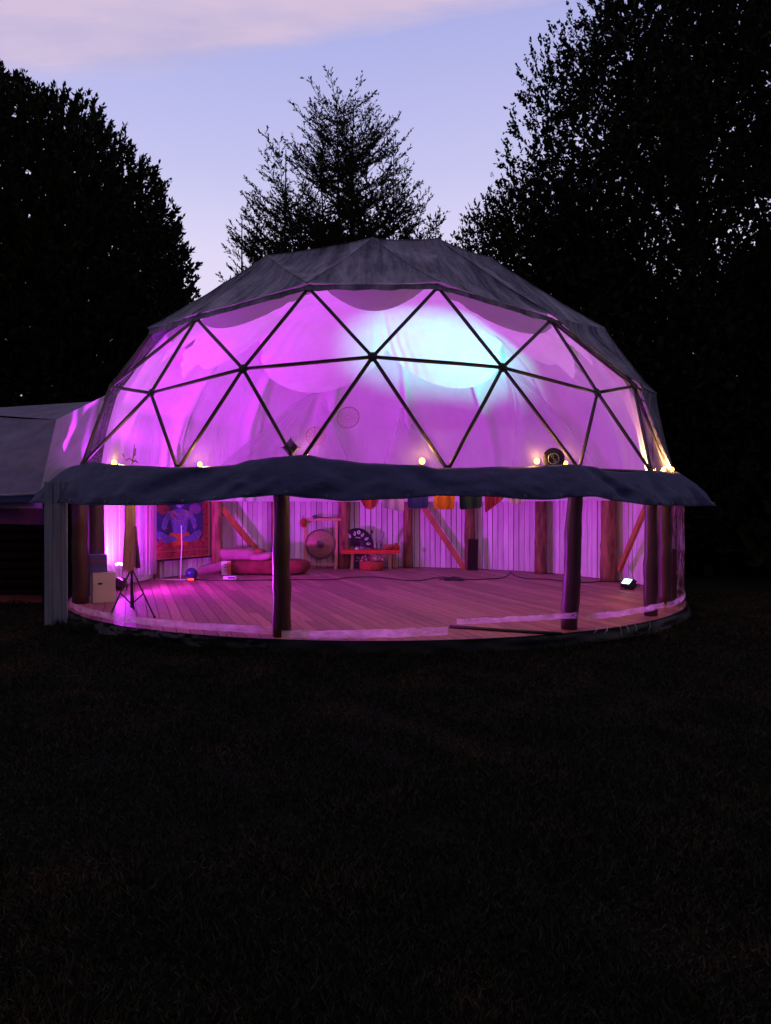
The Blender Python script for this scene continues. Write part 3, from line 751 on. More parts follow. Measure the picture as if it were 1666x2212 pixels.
# ------------------------------------------------------------------ lamps
# purple wash lamp on the floor at the left
lp = cyl(256, 1200, 1.0, True); lp.z = FLOOR; lp_top = lp + Vector((0, 0, .21))
par = empty('purple_floodlight', lp, 'round purple stage light on the floor shining up the left wall', 'stage light')
mb = MB(); tilt = Matrix.Rotation(math.radians(-14), 3, 'X')
mb.lathe([(.001, 0), (.085, .0), (.12, .05), (.13, .15), (.13, .20), (.115, .20), (.11, .17)], 20, lp + Vector((0, 0, .02)), tilt); mb.build('housing', 'dark', par, smooth=True)
mb = MB(); mb.lathe([(.001, .185), (.112, .185)], 20, lp + Vector((0, 0, .02)), tilt); mb.build('lens', 'par', par)
mb = MB(); mb.tube([lp + Vector((-.15, 0, .0)), lp + Vector((-.16, 0, .12)), lp + Vector((-.14, 0, .17))], .009, 6); mb.tube([lp + Vector((.15, 0, .0)), lp + Vector((.16, 0, .12)), lp + Vector((.14, 0, .17))], .009, 6); mb.build('bracket', 'black', par)
pa = bpy.data.lights.new('purple_beam', 'AREA'); pa.shape = 'DISK'; pa.size = .22; pa.energy = 690; pa.color = (.66, .032, 1.0)
po = bpy.data.objects.new('purple_beam', pa); COL.objects.link(po); po.parent = par; po.location = Vector((0, -.06, .25)); aim(po, lp, lp + Vector((.68, .04, 1.0)))
# glowing curved tube beside it
mb = MB(); tb = [D(u, v, lp.y - .22) for u, v in ((251, 1220), (257, 1217), (265, 1219), (277, 1225))]
mb.tube(tb, .022, 8); mb.build('light_tube', 'par', None, smooth=True, label='short glowing curved tube lamp beside the purple stage light', category='lamp')

# cyan-white floodlight on the floor at the right
fp = cyl(1354, 1250, .97, True); fp.z = FLOOR; face_n = Vector((-.62, -.30, .72)).normalized()
fl = empty('floodlight', fp, 'black floodlight with bright pale cyan face on the floor at the right wall', 'floodlight')
R = face_n.to_track_quat('Z', 'Y').to_matrix(); fc = fp + Vector((0, 0, .16))
mb = MB(); mb.box(fc - face_n * .05, (.25, .19, .08), R, .86); mb.box(fc - face_n * .11, (.20, .15, .06), R, .75)
for q in range(5): mb.box(fc - face_n * .15 + R @ Vector((-.08 + q * .04, 0, 0)), (.008, .15, .05), R)
mb.build('housing', 'dark', fl)
mb = MB(); mb.box(fc - face_n * .006, (.18, .11, .008), R); mb.build('lens', 'flood', fl)
mb = MB(); mb.tube([fc + R @ Vector((-.17, 0, -.06)), fp + Vector((-.12, 0, .015)), fp + Vector((.12, 0, .015)), fc + R @ Vector((.17, 0, -.06))], .01, 6); mb.build('bracket', 'black', fl)
sp = bpy.data.lights.new('cyan_beam', 'SPOT'); sp.energy = 4300; sp.color = (.15, 1.0, .78); sp.spot_size = math.radians(34); sp.spot_blend = 1.0; sp.shadow_soft_size = .08
so = bpy.data.objects.new('cyan_beam', sp); COL.objects.link(so); so.parent = fl; src = fc + face_n * .03; so.location = src - fp
target = cyl(922, 716, .62, True)
aim(so, src, target)
# weak pale fill added at the floodlight to whiten the lining
sa = bpy.data.lights.new('fill_spot', 'SPOT'); sa.spot_size = math.radians(100); sa.spot_blend = 1.0; sa.shadow_soft_size = .08; sa.energy = 230; sa.color = (.80, .95, .80)
sao = bpy.data.objects.new('fill_spot', sa); COL.objects.link(sao); sao.parent = fl; sao.location = src - fp + face_n * .12; aim(sao, Vector((0, 0, 0)), Vector((-.62, -.12, .78)))

# warm bulbs strung along the eave, inside the clear skin
bulbs = [(247, 1000, 1.05, .038), (432, 1003, 1.045, .030), (663, 982, 1.045, .012), (912, 996, 1.045, .036), (1160, 996, 1.045, .036), (1222, 1001, 1.035, .03), (1434, 1014, 1.045, .034), (1452, 1014, 1.045, .034)]
blabel = ['warm bulb glowing at the far left of the eave, beside the antler ornament', 'warm bulb above the tapestry, just left of the strut foot', 'warm bulb mostly hidden behind the eave above the second log post',
          'warm bulb above the purple middle of the eave, left of centre strut', 'warm bulb just left of the round dark emblem disc', 'warm bulb half hidden behind the round dark emblem disc',
          'left one of the two warm bulbs close together at the right end of the eave', 'rightmost warm bulb at the right end of the eave']
cord = []
for i, (u, v, r, rad) in enumerate(bulbs):
    p = cyl(u, v, r); e = empty('light_bulb', p, blabel[i], 'bulb', 'warm bulbs strung along the eave')
    mb = MB(); mb.ball(p, rad, 12, (1, 1, 1.1)); mb.build('glass_globe', 'bulb', e, smooth=True)
    mb = MB(); mb.lathe([(.001, 0), (.014, 0), (.016, .03), (.001, .035)], 8, p - Vector((0, 0, rad + .035))); mb.build('socket', 'black', e)
    lamp('bulb_light', 'POINT', p + Vector((CX - p.x, CY - p.y, 0)).normalized() * (rad + .03) + Vector((0, 0, .03)), e, energy=(26, 22, 8, 26, 30, 24, 60, 60)[i], color=(1.0, .50, .16), shadow_soft_size=.04)
    cord.append(p - Vector((0, 0, rad + .04)))
cp = []
for a, b in zip(cord[:-1], cord[1:]):
    aa, ab = azof(a), azof(b)
    for s in range(10):
        t = s / 10; cp.append(pol(1.03, lerp(aa, ab, t), lerp(a.z, b.z, t) - .05 * math.sin(PI * t)))
cp.append(cord[-1]); mb = MB(); mb.tube(cp, .005, 5); mb.build('string_light_cord', 'black', None, label='thin dark cord carrying the warm bulbs behind the eave', category='cord')

# ------------------------------------------------------------------ things inside
# emblem disc
def disc_basis(p):
    n = Vector((p.x - CX, p.y - CY, 0)).normalized(); return n, n.to_track_quat('Z', 'Y').to_matrix()
p = cyl(1196, 991, 1.06); n_, R = disc_basis(Vector((p.x * .4 + CX * .6, 0, 0)))
R = Vector((-.1, -1, .05)).to_track_quat('Z', 'Y').to_matrix(); n_ = R @ Vector((0, 0, 1))
e = empty('emblem_disc', p, 'round dark disc with pale swirl emblem hanging above the eave at right', 'emblem disc')
mb = MB(); mb.lathe([(.001, -.006), (.135, -.006), (.135, .006), (.001, .006)], 40, p, R); mb.build('disc', mat('plum_disc', (.10, .055, .11), .6, .2, 10, .05), e)
mb = MB(); ring = [p + R @ Vector((.066 * math.cos(t), .066 * math.sin(t), .010)) for t in [2 * PI * k / 36 for k in range(37)]]; mb.tube(ring, .0045, 5)
sc_ = [p + R @ Vector((-.030 * math.sin(t * 1.0) if t < PI else .030 * math.sin(t - PI), .060 - .12 * t / (2 * PI), .010)) for t in [2 * PI * k / 28 for k in range(29)]]; mb.tube(sc_, .0045, 5)
for sy in (.030, -.030): mb.lathe([(.001, .011), (.008, .011)], 12, p + R @ Vector((-.004 if sy > 0 else .004, sy, 0)), R)
rim = [p + R @ Vector((.128 * math.cos(t), .128 * math.sin(t), .008)) for t in [2 * PI * k / 40 for k in range(41)]]
mb.build('emblem', 'white', e)
# small faint emblem on the right hand drape

def dreamcatcher(u, v, r, rad, label, tilt=0, m='rosewire'):
    p = cyl(u, v, r); e = empty('dreamcatcher', p, label, 'dreamcatcher', 'dreamcatchers hanging in the dome'); R = Vector((.15 * math.sin(u), -1, .05)).to_track_quat('Z', 'Y').to_matrix() @ rotz(tilt)
    mb = MB(); mb.tube([p + R @ Vector((rad * math.cos(t), rad * .92 * math.sin(t), 0)) for t in [2 * PI * k / 28 for k in range(29)]], .0055, 5); mb.build('hoop', m, e)
    mb = MB(); n = 12
    for ringk in range(1, 6):
        rr = rad * (1 - ringk * .17); 
        mb.tube([p + R @ Vector((rr * (1 + .06 * (k % 2)) * math.cos(2 * PI * k / (2 * n) + ringk * .13), rr * .92 * (1 + .06 * (k % 2)) * math.sin(2 * PI * k / (2 * n) + ringk * .13), 0)) for k in range(2 * n + 1)], .0022, 3)
    for k in range(n):
        t = 2 * PI * k / n; mb.tube([p + R @ Vector((rad * math.cos(t), rad * .92 * math.sin(t), 0)), p + R @ Vector((rad * .15 * math.cos(t + .6), rad * .15 * math.sin(t + .6), 0))], .0022, 3)
    mb.build('web', m, e)
    
M['rosewire'] = mat('rose_thread', (.32, .10, .20), .9, .2, 10, 0); M['greywire'] = mat('grey_thread', (.40, .16, .36), .9, .2, 10, 0)
dreamcatcher(682, 942, .97, .118, 'small round woven dreamcatcher hanging just above the eave, left of the rising strut')
dreamcatcher(752, 902, .80, .150, 'larger pale dreamcatcher hanging higher, right of the rising strut', .4, 'greywire')
# diamond
p = cyl(628, 967, 1.058); e = empty('diamond_ornament', p, 'grey woven diamond shaped ornament hanging above the eave left of the second post', 'ornament')
mb = MB()
for k in range(1, 5):
    s = .085 * k / 4; q = [p + Vector((s, 0, 0)), p + Vector((0, 0, s * 1.25)), p + Vector((-s, 0, 0)), p + Vector((0, 0, -s * 1.25)), p + Vector((s, 0, 0))]; mb.tube(q, .010, 4)
mb.build('yarn', mat('grey_yarn', (.22, .14, .22), .9, .3, 20, 0), e)
mb = MB(); mb.tube([p + Vector((-.12, 0, 0)), p + Vector((.12, 0, 0))], .004, 5); mb.tube([p + Vector((0, 0, -.12)), p + Vector((0, 0, .13))], .004, 5); mb.build('sticks', 'strut', e)
# antler-like branch
p = cyl(284, 1003, 1.02); mb = MB()
for q in ([(0, 0, 0), (.02, 0, .07), (.03, 0, .16), (.045, 0, .27)], [(.01, 0, .05), (-.03, 0, .08), (-.07, 0, .05), (-.10, 0, .10)], [(.02, 0, .10), (.05, 0, .13), (.055, 0, .22)], [(.0, 0, .03), (.06, 0, .05), (.09, 0, .02)], [(-.10, 0, .10), (-.12, 0, .14)]):
    mb.tube([p + Vector(a) for a in q], [.008, .010, .007, .004][:len(q)], 6)
mb.build('antler_branch', mat('dry_twig', (.28, .13, .14), .8, .2, 8, .1), None, smooth=True, label='small forked twig ornament standing on the eave beside the left bulb', category='ornament')

# prayer flags
flags = [(799, 46, 1101, 'redflag', 'red rounded cloth flag, leftmost of the row below the eave', 1), (849, 47, 1102, 'lilac', 'lilac cloth flag between the red and the blue one', 0), (903, 44, 1099, 'navyflag', 'shiny dark blue cloth flag left of the orange one', 0), (960, 44, 1101, 'orange', 'orange cloth flag in the middle of the row below the eave', 0),
         (1017, 48, 1100, 'greenflag', 'dark green cloth flag right of the orange one', 0), (1068, 40, 1094, 'redflag', 'slanted red cloth flag right of the dark green one', 0), (1115, 30, 1089, 'lilac', 'last pale lilac cloth flag, half hidden by the eave', 0)]
for i, (u, w, vb_, m, lab, rnd) in enumerate(flags):
    c = cyl(u, 1070, .98); s = c.y / FPX; hw = w * s / 2; zt = CAMZ + (1097 - 1048) * s; zb_ = CAMZ + (1097 - vb_) * s
    def ff(a, b):
        t = a * 2 - 1; zz_ = lerp(zt, zb_ + (.03 * t if i in (1, 5) else 0) * (-1 if i == 1 else 3), b)
        if rnd: zz_ = lerp(zt, zb_ + .16 * abs(t) ** 2.4, b)
        if i == 4: zz_ += .012 * t * b
        ww = hw * (1 + .06 * (1 - b)); rc = max(0, abs(t) - .8) / .2; zz_ += .02 * rc * rc * b
        return Vector((c.x + t * ww, c.y + .012 * nz(t * 2, b * 2, i * 3.3) + .008 * math.sin(t * 7 + i), zz_))
    mb = MB(); mb.grid(ff, 14, 8); mb.build('prayer_flag', m, None, smooth=True, label=lab, category='flag', group='coloured cloth flags hanging in a row behind the eave')
mb = MB(); c0, c1 = cyl(770, 1048, .98), cyl(1140, 1046, .98); mb.tube([lerp(c0, c1, t / 12) + Vector((0, 0, 0)) + Vector((0, (-.13) * math.sin(PI * t / 12), 0)) for t in range(13)], .004, 4); mb.build('flag_line', 'black', None, label='thin line the coloured cloth flags hang from behind the eave', category='line')

# seated figure tapestry
A_ = wallaz(381, 1.06); c = pol(1.055, A_, 0); inn = Vector((CX - c.x, CY - c.y, 0)).normalized(); rt = Vector((-inn.y, inn.x, 0)); 
if rt.x < 0: rt = -rt
s = c.y / FPX; hw = 47 * s / abs(rt.x) * .98; zb_ = CAMZ + (1097 - 1207) * s; zt = CAMZ + .06 * K
tap = empty('tapestry', Vector((c.x, c.y, zb_)), 'red wall hanging with a blue figure seated cross-legged, on the left wall', 'tapestry')
def TP(x, z, o=.0): return Vector((c.x, c.y, zb_)) + rt * (x * hw) + Vector((0, 0, z)) + inn * (.05 + o)
H = zt - zb_
mb = MB(); mb.grid(lambda a, b: TP(a * 2 - 1, b * H, .012 * nz(a * 5, b * 3)), 14, 14); mb.build('cloth', 'redcloth', tap, smooth=True)
def blob(name, m, pts, o, z_scale=1):
    mb = MB(); mb.add([TP(x, z * 1.0, o) for x, z in pts], [tuple(range(len(pts)))]); return mb.build(name, m, tap)
u_ = H / 1.45
def el(cx_, cz, rx, rz, n=20, a0=0, a1=2 * PI): return [(cx_ + rx * math.cos(a0 + (a1 - a0) * k / n), (cz + rz * math.sin(a0 + (a1 - a0) * k / n)) * u_) for k in range(n + (0 if a1 - a0 > 6.2 else 1))]
mb = MB()
for x in (-.97, .97): mb.box(TP(x, H / 2, .016), (.05, .012, H), Matrix((rt, inn, Vector((0, 0, 1)))).transposed())
for z in (.02, .17): mb.box(TP(0, z, .016), (2 * hw * .96, .012, .022), Matrix((rt, inn, Vector((0, 0, 1)))).transposed())
mb.build('border', 'gold', tap)
mb = MB(); mb.tube([TP(-1.06, -.01, .0), TP(1.06, -.01, .0)], .02, 8); mb.build('rod', 'darkwood', tap)
blob('dark_field', 'navy', [(-.72, .42 * u_), (.72, .42 * u_), (.78, .9 * u_), (.72, H * .99), (-.72, H * .99), (-.78, .9 * u_)], .018)
blob('leg_wrap', 'orange', el(0, .50, .34, .14), .024)
for sx in (-1, 1):
    mb = MB(); mb.add([TP(x * sx, z, .026) for x, z in [(.05, .42 * u_), (.35, .36 * u_), (.62, .42 * u_), (.72, .55 * u_), (.66, .64 * u_), (.50, .60 * u_), (.34, .52 * u_), (.14, .50 * u_)]], [tuple(range(8))]); mb.build('knee', 'skyblue', tap)
    mb = MB(); mb.add([TP(x * sx, z, .028) for x, z in [(.22, 1.08 * u_), (.36, 1.06 * u_), (.50, .90 * u_), (.56, .72 * u_), (.46, .62 * u_), (.40, .74 * u_), (.34, .86 * u_), (.20, .96 * u_)]], [tuple(range(8))]); mb.build('arm', 'skyblue', tap)
    mb = MB(); mb.add([TP(x * sx, z, .022) for x, z in el(.5, 1.12, .2, .12, 14)], [tuple(range(14))]); mb.build('scarf', 'blue2' if sx > 0 else 'mattress', tap)
blob('chest', 'skyblue', [(-.20, .56 * u_), (.20, .56 * u_), (.26, .84 * u_), (.28, 1.06 * u_), (.12, 1.12 * u_), (-.12, 1.12 * u_), (-.28, 1.06 * u_), (-.26, .84 * u_)], .027)
blob('face', 'skyblue', el(0, 1.25, .13, .12), .031)
blob('hair', 'navy', el(0, 1.33, .19, .15), .029)
mb = MB()
mb.tube([TP(.20 * math.cos(t), (1.10 + .09 * math.sin(t)) * u_, .036) for t in [PI + PI * k / 10 for k in range(11)]], .012, 5)
mb.tube([TP(.26 * math.cos(t), (1.08 + .22 * math.sin(t)) * u_, .036) for t in [PI + PI * k / 10 for k in range(11)]], .010, 5)
for x, z in ((-.30, .98), (.30, .98), (-.42, .70), (.44, .70), (-.6, .48), (.6, .48)): mb.ball(TP(x, z * u_, .034), .022, 8)
mb.build('necklace', 'gold', tap)
mb = MB()
for sx in (-1, 1):
    mb.ball(TP(.05 * sx, 1.27 * u_, .034), .012, 6)
mb.tube([TP(-.04, 1.19 * u_, .034), TP(0, 1.18 * u_, .034), TP(.04, 1.19 * u_, .034)], .006, 4); mb.build('facial_features', 'white', tap)
blob('seat_mat', 'orange', [(-.22, .30 * u_), (.22, .30 * u_), (.30, .40 * u_), (-.30, .40 * u_)], .020)

# sheer curtains hanging beside the tapestry and in folds by the lamp
def curtain(u0, u1, vtop, vbot, r, m, lab, back=True, amp=.03, name='curtain', taper=1):
    A, B = cyl(u0, 1150, r, back), cyl(u1, 1150, r, back); zt_, = (CAMZ + .07 * K,)
    s = (A.y + B.y) / 2 / FPX; zb = CAMZ + (1097 - vbot) * s; cen_ = (A + B) / 2
    def fn(a, b):
        q = lerp(A, B, a); w = lerp(1, taper, b); q = cen_ + (q - cen_) * w
        return Vector((q.x + amp * .4 * math.sin(a * 23 + u0), q.y - amp * math.sin(a * 31 + b * 1.2), lerp(zt_, zb, b)))
    mb = MB(); mb.grid(fn, 40, 10); return mb.build(name, m, None, smooth=True, label=lab, category='curtain')
curtain(301, 337, 1090, 1243, 1.0, 'sheer', 'sheer pale curtain hanging in folds left of the red tapestry', amp=.05)
curtain(262, 300, 1090, 1220, 1.0, 'sheer', 'narrow gauzy curtain hanging behind the tripod next to the bright wall', taper=.25)

# tripod stand with a cloth over it
ft = [F(239, 1331), F(334, 1335), F(289, 1316)]; top = F(287, 1322); apx = Vector((top.x, top.y - .05, FLOOR + .62))
tri = empty('tripod_stand', Vector((apx.x, apx.y, FLOOR)), 'dark tripod stand at the left front of the floor under a hanging ochre cloth', 'tripod')
for f in ft:
    mb = MB(); mb.tube([apx + Vector((0, 0, .02)), f + Vector((0, 0, .012))], .013, 6); mb.ball(f + Vector((0, 0, .016)), .02, 8); mb.build('leg', 'black', tri)
    hb = apx - Vector((0, 0, .50)); mb = MB(); mb.tube([lerp(apx, f, .52), hb + Vector((0, 0, .0))], .009, 6); mb.build('brace', 'black', tri)
mb = MB(); mb.tube([apx - Vector((0, 0, .55)), apx + Vector((0, 0, 1.35))], .018, 8); mb.ball(apx, .035, 8); mb.build('pole', 'black', tri)
ct = apx + Vector((0, 0, 1.32))
s = apx.y / FPX
mb = MB()
def cl(a, b):
    t = 2 * PI * a; w = lerp(.062, .078, b) * (1 + .25 * math.sin(3 * t + 2 * b) + .12 * math.sin(7 * t + 1)); 
    z = ct.z - b * (1.36 + .05 * math.sin(4 * t) + .04 * math.sin(9 * t))
    return Vector((apx.x - .02 - .02 * b + w * math.cos(t), apx.y - .01 + w * .7 * math.sin(t), z))
mb.grid(cl, 56, 26, close=True)
mb.build('hanging_cloth', 'beige', None, smooth=True, label='long ochre cloth draped over the tripod stand', category='cloth')
mb = MB(); mb.tube([apx + Vector((.115, -.06, .02)), apx + Vector((.10, -.05, .3)), apx + Vector((.075, -.05, .62))], [.034, .022, .016], 10)
mb.build('drum_bag', 'blue2', None, smooth=True, label='slim dark bag hanging at the right side of the tripod', category='bag')

# boxes at the left
def cardbox(u, v, w, d, h, rot, m, name, lab, cat, z=FLOOR, yoff=0, flaps=False):
    b = F(u, v); b.z = z; b.y += yoff
    if math.hypot(b.x - CX, b.y - CY) > .95 * K: b = cyl(u, 1200, .95, True); b.z = z
    e = empty(name, b, lab, cat); R = rotz(rot)
    mb = MB(); mb.box(b + Vector((0, 0, h / 2)), (w, d, h), R); mb.build('body', m, e)
    return e, b, R
e, b, R = cardbox(222, 1268, .34, .36, .46, math.radians(28), 'box', 'cardboard_box', 'white cardboard box on the floor behind the left log post', 'box')
mb = MB(); mb.box(b + R @ Vector((-.06, -.182, .30)), (.07, .006, .03), R); mb.build('hand_slot', 'dark', e)
mb = MB(); mb.box(b + Vector((0, 0, .463)), (.35, .37, .008), R); mb.build('lid', 'box', e)
ztop = FLOOR + .468
for i, (hh, m, lab) in enumerate(((.15, 'bluebox', 'dark blue folded blanket on the cardboard box, lowest of the stack'), (.035, 'blue2', 'thin violet folded cloth in the middle of the stack on the cardboard box'), (.09, 'bluebox', 'dark blue bundle on top of the stack on the cardboard box'))):
    mb = MB(); mb.box(Vector((b.x - .09, b.y + .02, ztop + hh / 2)), (.27, .26, hh), R, .96); mb.build('folded_blanket', m, None, label=lab, category='blanket'); ztop += hh + .004

# bed mattress and cushions
def cushion(c, size, m, name, lab, cat, rot=0, tilt=0, bump=.05, group=None, seed=0):
    R = rotz(rot) @ Matrix.Rotation(tilt, 3, 'Y'); mb = MB(); n = 22; c = Vector(c)
    prof_ = 12
    vs = []
    for j in range(prof_ + 1):
        ph = -PI / 2 + PI * j / prof_
        for k in range(28):
            t = 2 * PI * k / 28
            def se(a, e): return math.copysign(abs(a) ** e, a)
            v = Vector((size[0] / 2 * se(math.cos(ph), .35) * se(math.cos(t), .35), size[1] / 2 * se(math.cos(ph), .35) * se(math.sin(t), .35), size[2] / 2 * se(math.sin(ph), .55 if size[0] > 1.5 else .8)))
            v *= 1 + bump * nz(v.x * 3 + seed, v.y * 3, v.z * 4 + seed); v.z += bump * .3 * nz(v.x * 2.2 + seed, v.y * 2)
            vs.append(c + R @ v)
    fs = [(j * 28 + k, j * 28 + (k + 1) % 28, (j + 1) * 28 + (k + 1) % 28, (j + 1) * 28 + k) for j in range(prof_) for k in range(28)]
    mb.add(vs, fs); o = mb.build(name, m, None, smooth=True, label=lab, category=cat)
    if group: o['group'] = group
    return o
mB = F(560, 1243); s = mB.y / FPX
bw = (668 - 490) * s
cushion((D(580, 1220, mB.y + .35).x, mB.y + .38, FLOOR + .17), (bw, .8, .33), 'mattress', 'floor_mattress', 'long maroon mattress lying on the floor left of the gong', 'mattress', rot=math.radians(-2), seed=1, bump=.06)
cushion((D(462, 1220, mB.y + .6).x, mB.y + .55, FLOOR + .12), (.85, .6, .24), 'rose', 'floor_bolster', 'pink bolster sloping to the floor at the left end of the mattress', 'bolster', rot=.1, tilt=-.22, seed=3)
cushion((D(508, 1185, mB.y + .55).x, mB.y + .62, FLOOR + .44), (.98, .5, .27), 'rose', 'bed_pillow', 'large rose pillow on the mattress, leftmost of three', 'pillow', rot=.05, seed=5, group='pillows on the mattress', bump=.12)
cushion((D(544, 1186, mB.y + .6).x, mB.y + .7, FLOOR + .45), (.60, .42, .24), 'terra', 'bed_pillow', 'terracotta pillow in the middle, behind the folded pink one', 'pillow', rot=-.15, tilt=.08, seed=8, group='pillows on the mattress', bump=.12)
cushion((D(566, 1197, mB.y + .3).x, mB.y + .3, FLOOR + .40), (.52, .42, .15), 'rose', 'bed_pillow', 'flat folded pink pillow on the right front of the mattress', 'pillow', rot=-.1, tilt=-.05, seed=11, group='pillows on the mattress', bump=.12)

# small printed boxes in front of the mattress
b = F(489, 1243); e = empty('tea_box', b, 'small upright white and orange box on the floor before the mattress', 'box')
mb = MB(); mb.box(b + Vector((.0, 0, .165)), (.20, .10, .30)); mb.build('body', 'white', e)
mb = MB(); mb.box(b + Vector((.062, -.0015, .165)), (.078, .102, .27)); mb.build('orange_side', 'orangebox', e)
mb = MB()
for z_, w_ in ((.25, .05), (.215, .035), (.18, .055), (.14, .04), (.10, .05)): mb.box(b + Vector((-.005, -.0535, z_)), (w_, .003, .016))
mb.build('printed_lines', 'navy', e)
b2 = F(497, 1251); e = empty('book', b2, 'thin white book lying flat before the upright box', 'book')
mb = MB(); mb.box(b2 + Vector((.0, 0, .033)), (.26, .16, .06), rotz(.06)); mb.build('cover', 'white', e)
mb = MB(); mb.box(b2 + Vector((.045, -.0, .034)), (.15, .170, .03), rotz(.06)); mb.build('printed_band', 'navy', e)

# dark blue glowing ball lamp
b = F(414, 1254); e = empty('ball_light', b, 'dark blue ball shaped party light with a red glow left of the mattress', 'party light')
mb = MB(); mb.lathe([(.001, 0), (.10, 0), (.10, .05), (.06, .07)], 18, b); mb.build('base', 'dark', e)
mb = MB(); mb.ball(b + Vector((0, 0, .14)), .125, 16); mb.build('dome_globe', mat('blue_dome', (.02, .02, .12), .25, .3, 20, .3), e)
mb = MB(); mb.box(b + Vector((0.01, -.102, .035)), (.12, .01, .035)); mb.build('led_strip', 'redled', e)

# gong and its stand
g0 = F(694, 1228); s = g0.y / FPX; g = empty('gong_stand', g0, 'pale wooden frame stand holding the bronze gong by the back wall', 'gong stand')
zt = CAMZ + (1097 - 1128) * s; xl, xr = D(660, 0, g0.y).x, D(726, 0, g0.y).x
for x in (xl, xr):
    mb = MB(); mb.beam((x, g0.y, FLOOR + .04), (x, g0.y, zt + .04), .075, .06); mb.build('upright', 'pine', g)
    mb = MB(); mb.beam((x, g0.y - .24, FLOOR + .035), (x, g0.y + .2, FLOOR + .035), .07, .07); mb.build('foot', 'pine', g)
mb = MB(); mb.beam((xl - .10, g0.y, zt + .055), (xr + .12, g0.y, zt + .055), .06, .055); mb.build('top_rail', 'pine', g)
mb = MB(); mb.beam((xl, g0.y + .01, FLOOR + .10), (xr, g0.y + .01, FLOOR + .10), .05, .05); mb.build('bottom_rail', 'pine', g)
gc = Vector(((xl + xr) / 2 - .01, g0.y - .04, CAMZ + (1097 - 1176) * s)); GR = Vector((0, -1, .03)).to_track_quat('Z', 'Y').to_matrix()
gg = empty('gong', gc, 'round hammered bronze gong with dark boss hanging in the wooden frame', 'gong')
rg = 31.5 * s
mb = MB(); mb.lathe([(rg * .99, -.05), (rg, -.01), (rg * .96, .012), (rg * .80, .004), (rg * .72, .010), (rg * .40, .014), (rg * .22, .016), (rg * .2, .03), (.001, .045)], 48, gc, GR); mb.build('plate', 'bronze', gg, smooth=True)
mb = MB(); mb.lathe([(rg * .22, .018), (rg * .19, .036), (.001, .050)], 24, gc, GR); mb.build('boss', 'bronzedark', gg, smooth=True)
mb = MB(); mb.tube([gc + Vector((rg * math.cos(t), .0, rg * math.sin(t))) for t in [2 * PI * k / 48 for k in range(49)]], .014, 6); mb.build('rim', 'bronzedark', gg)
mb = MB()
for x in (-.09, .09): mb.tube([gc + Vector((x, 0, rg * .96)), Vector((gc.x + x, g0.y, zt + .03))], .005, 5)
mb.build('cords', 'black', gg)
mb = MB(); mp_ = Vector((D(680, 0, g0.y).x, g0.y - .03, zt + .125)); mb.ball(mp_, .058, 12, (1.15, 1, .8)); a_ = mb.build('mallet', mat('indigo_felt', (.08, .06, .22), .9, .2, 20, .2), None, smooth=True, label='gong mallet with indigo felt head resting on top of the wooden frame', category='mallet')
mb = MB(); mb.tube([mp_ + Vector((.05, 0, 0)), mp_ + Vector((.42, .0, -.03))], .011, 6); mb.build('handle', 'darkwood', a_)
mb = MB(); rp_ = Vector((xl - .055, g0.y - .08, zt - .02)); mb.ball(rp_, .095, 12, (.8, .6, 1.25), bumpy=.3); a_ = mb.build('gourd_rattle', 'wicker', None, smooth=True, label='dark red gourd rattle hanging at the upper left corner of the gong stand', category='rattle')
mb = MB(); mb.tube([rp_ + Vector((0, 0, .10)), rp_ + Vector((.01, .03, .20))], .006, 5); mb.build('loop', 'black', a_)

# low altar table
t0 = F(803, 1229); s = t0.y / FPX; xl, xr = D(739, 0, t0.y).x, D(864, 0, t0.y).x; zt = CAMZ + (1097 - 1189) * s; cxm = (xl + xr) / 2
tb_ = empty('low_table', Vector((cxm, t0.y, FLOOR)), 'low wooden altar table under a red cloth, right of the gong', 'table')
for x, yy in ((xl + .24, -.1), (xr - .24, -.1), (xl + .10, .26), (xr - .10, .26)):
    mb = MB(); mb.beam((x, t0.y + yy, FLOOR), (x - .02 * (1 if x > cxm else -1), t0.y + yy, zt - .05), .10, .07); mb.build('leg', 'pine', tb_)
mb = MB(); mb.box((cxm, t0.y + .08, zt - .035), (xr - xl - .06, .50, .045)); mb.build('tabletop', 'pine', tb_)
def tcl(a, b):
    x = lerp(xl, xr, a)
    P_ = [(-.20, -.085), (-.195, -.01), (-.15, .012), (.30, .012), (.34, -.03)]; q = b * (len(P_) - 1); i = min(len(P_) - 2, int(q)); yy, zz = lerp(Vector(P_[i]), Vector(P_[i + 1]), q - i)
    dr = (-.03 * nz(a * 9, 2) if b == 0 else 0)
    return Vector((x, t0.y + yy, zt + zz + dr))
mb = MB(); mb.grid(tcl, 30, 9); mb.build('red_table_cloth', 'redcloth' if False else mat('scarlet_cloth', (.55, .05, .02), .85, .25, 9, .3), None, smooth=True, label='bright red cloth covering the low altar table', category='tablecloth')
# black painted sombrero-shaped fan tray leaning on the wall over the table
hc = Vector((D(772, 0, t0.y).x, t0.y + .18, zt + .03)); hat = empty('painted_fan', hc, 'black half-round fan painted with white scrolls, standing on the table', 'fan')
def hatpt(t, r, o=0): 
    x = -.40 * math.cos(t) * r; z = .43 * math.sin(t) * r; x2 = x * math.cos(-.14) - z * math.sin(-.14); z2 = x * math.sin(-.14) + z * math.cos(-.14)
    return hc + Vector((x2 - .02, o + .04 * (1 - r), z2 + .06))
mb = MB(); nn = 26; vs = []; fs = []
for rr in (.0, .3, .6, .85, 1.0):
    for k in range(nn + 1): vs.append(hatpt(PI * k / nn, rr, -.03 * math.sin(rr * PI)))
for j in range(4):
    for k in range(nn): a0 = j * (nn + 1) + k; fs.append((a0, a0 + 1, a0 + nn + 2, a0 + nn + 1))
mb.add(vs, fs); mb.build('fan_leaf', 'dark', hat, smooth=True, thick=.012)
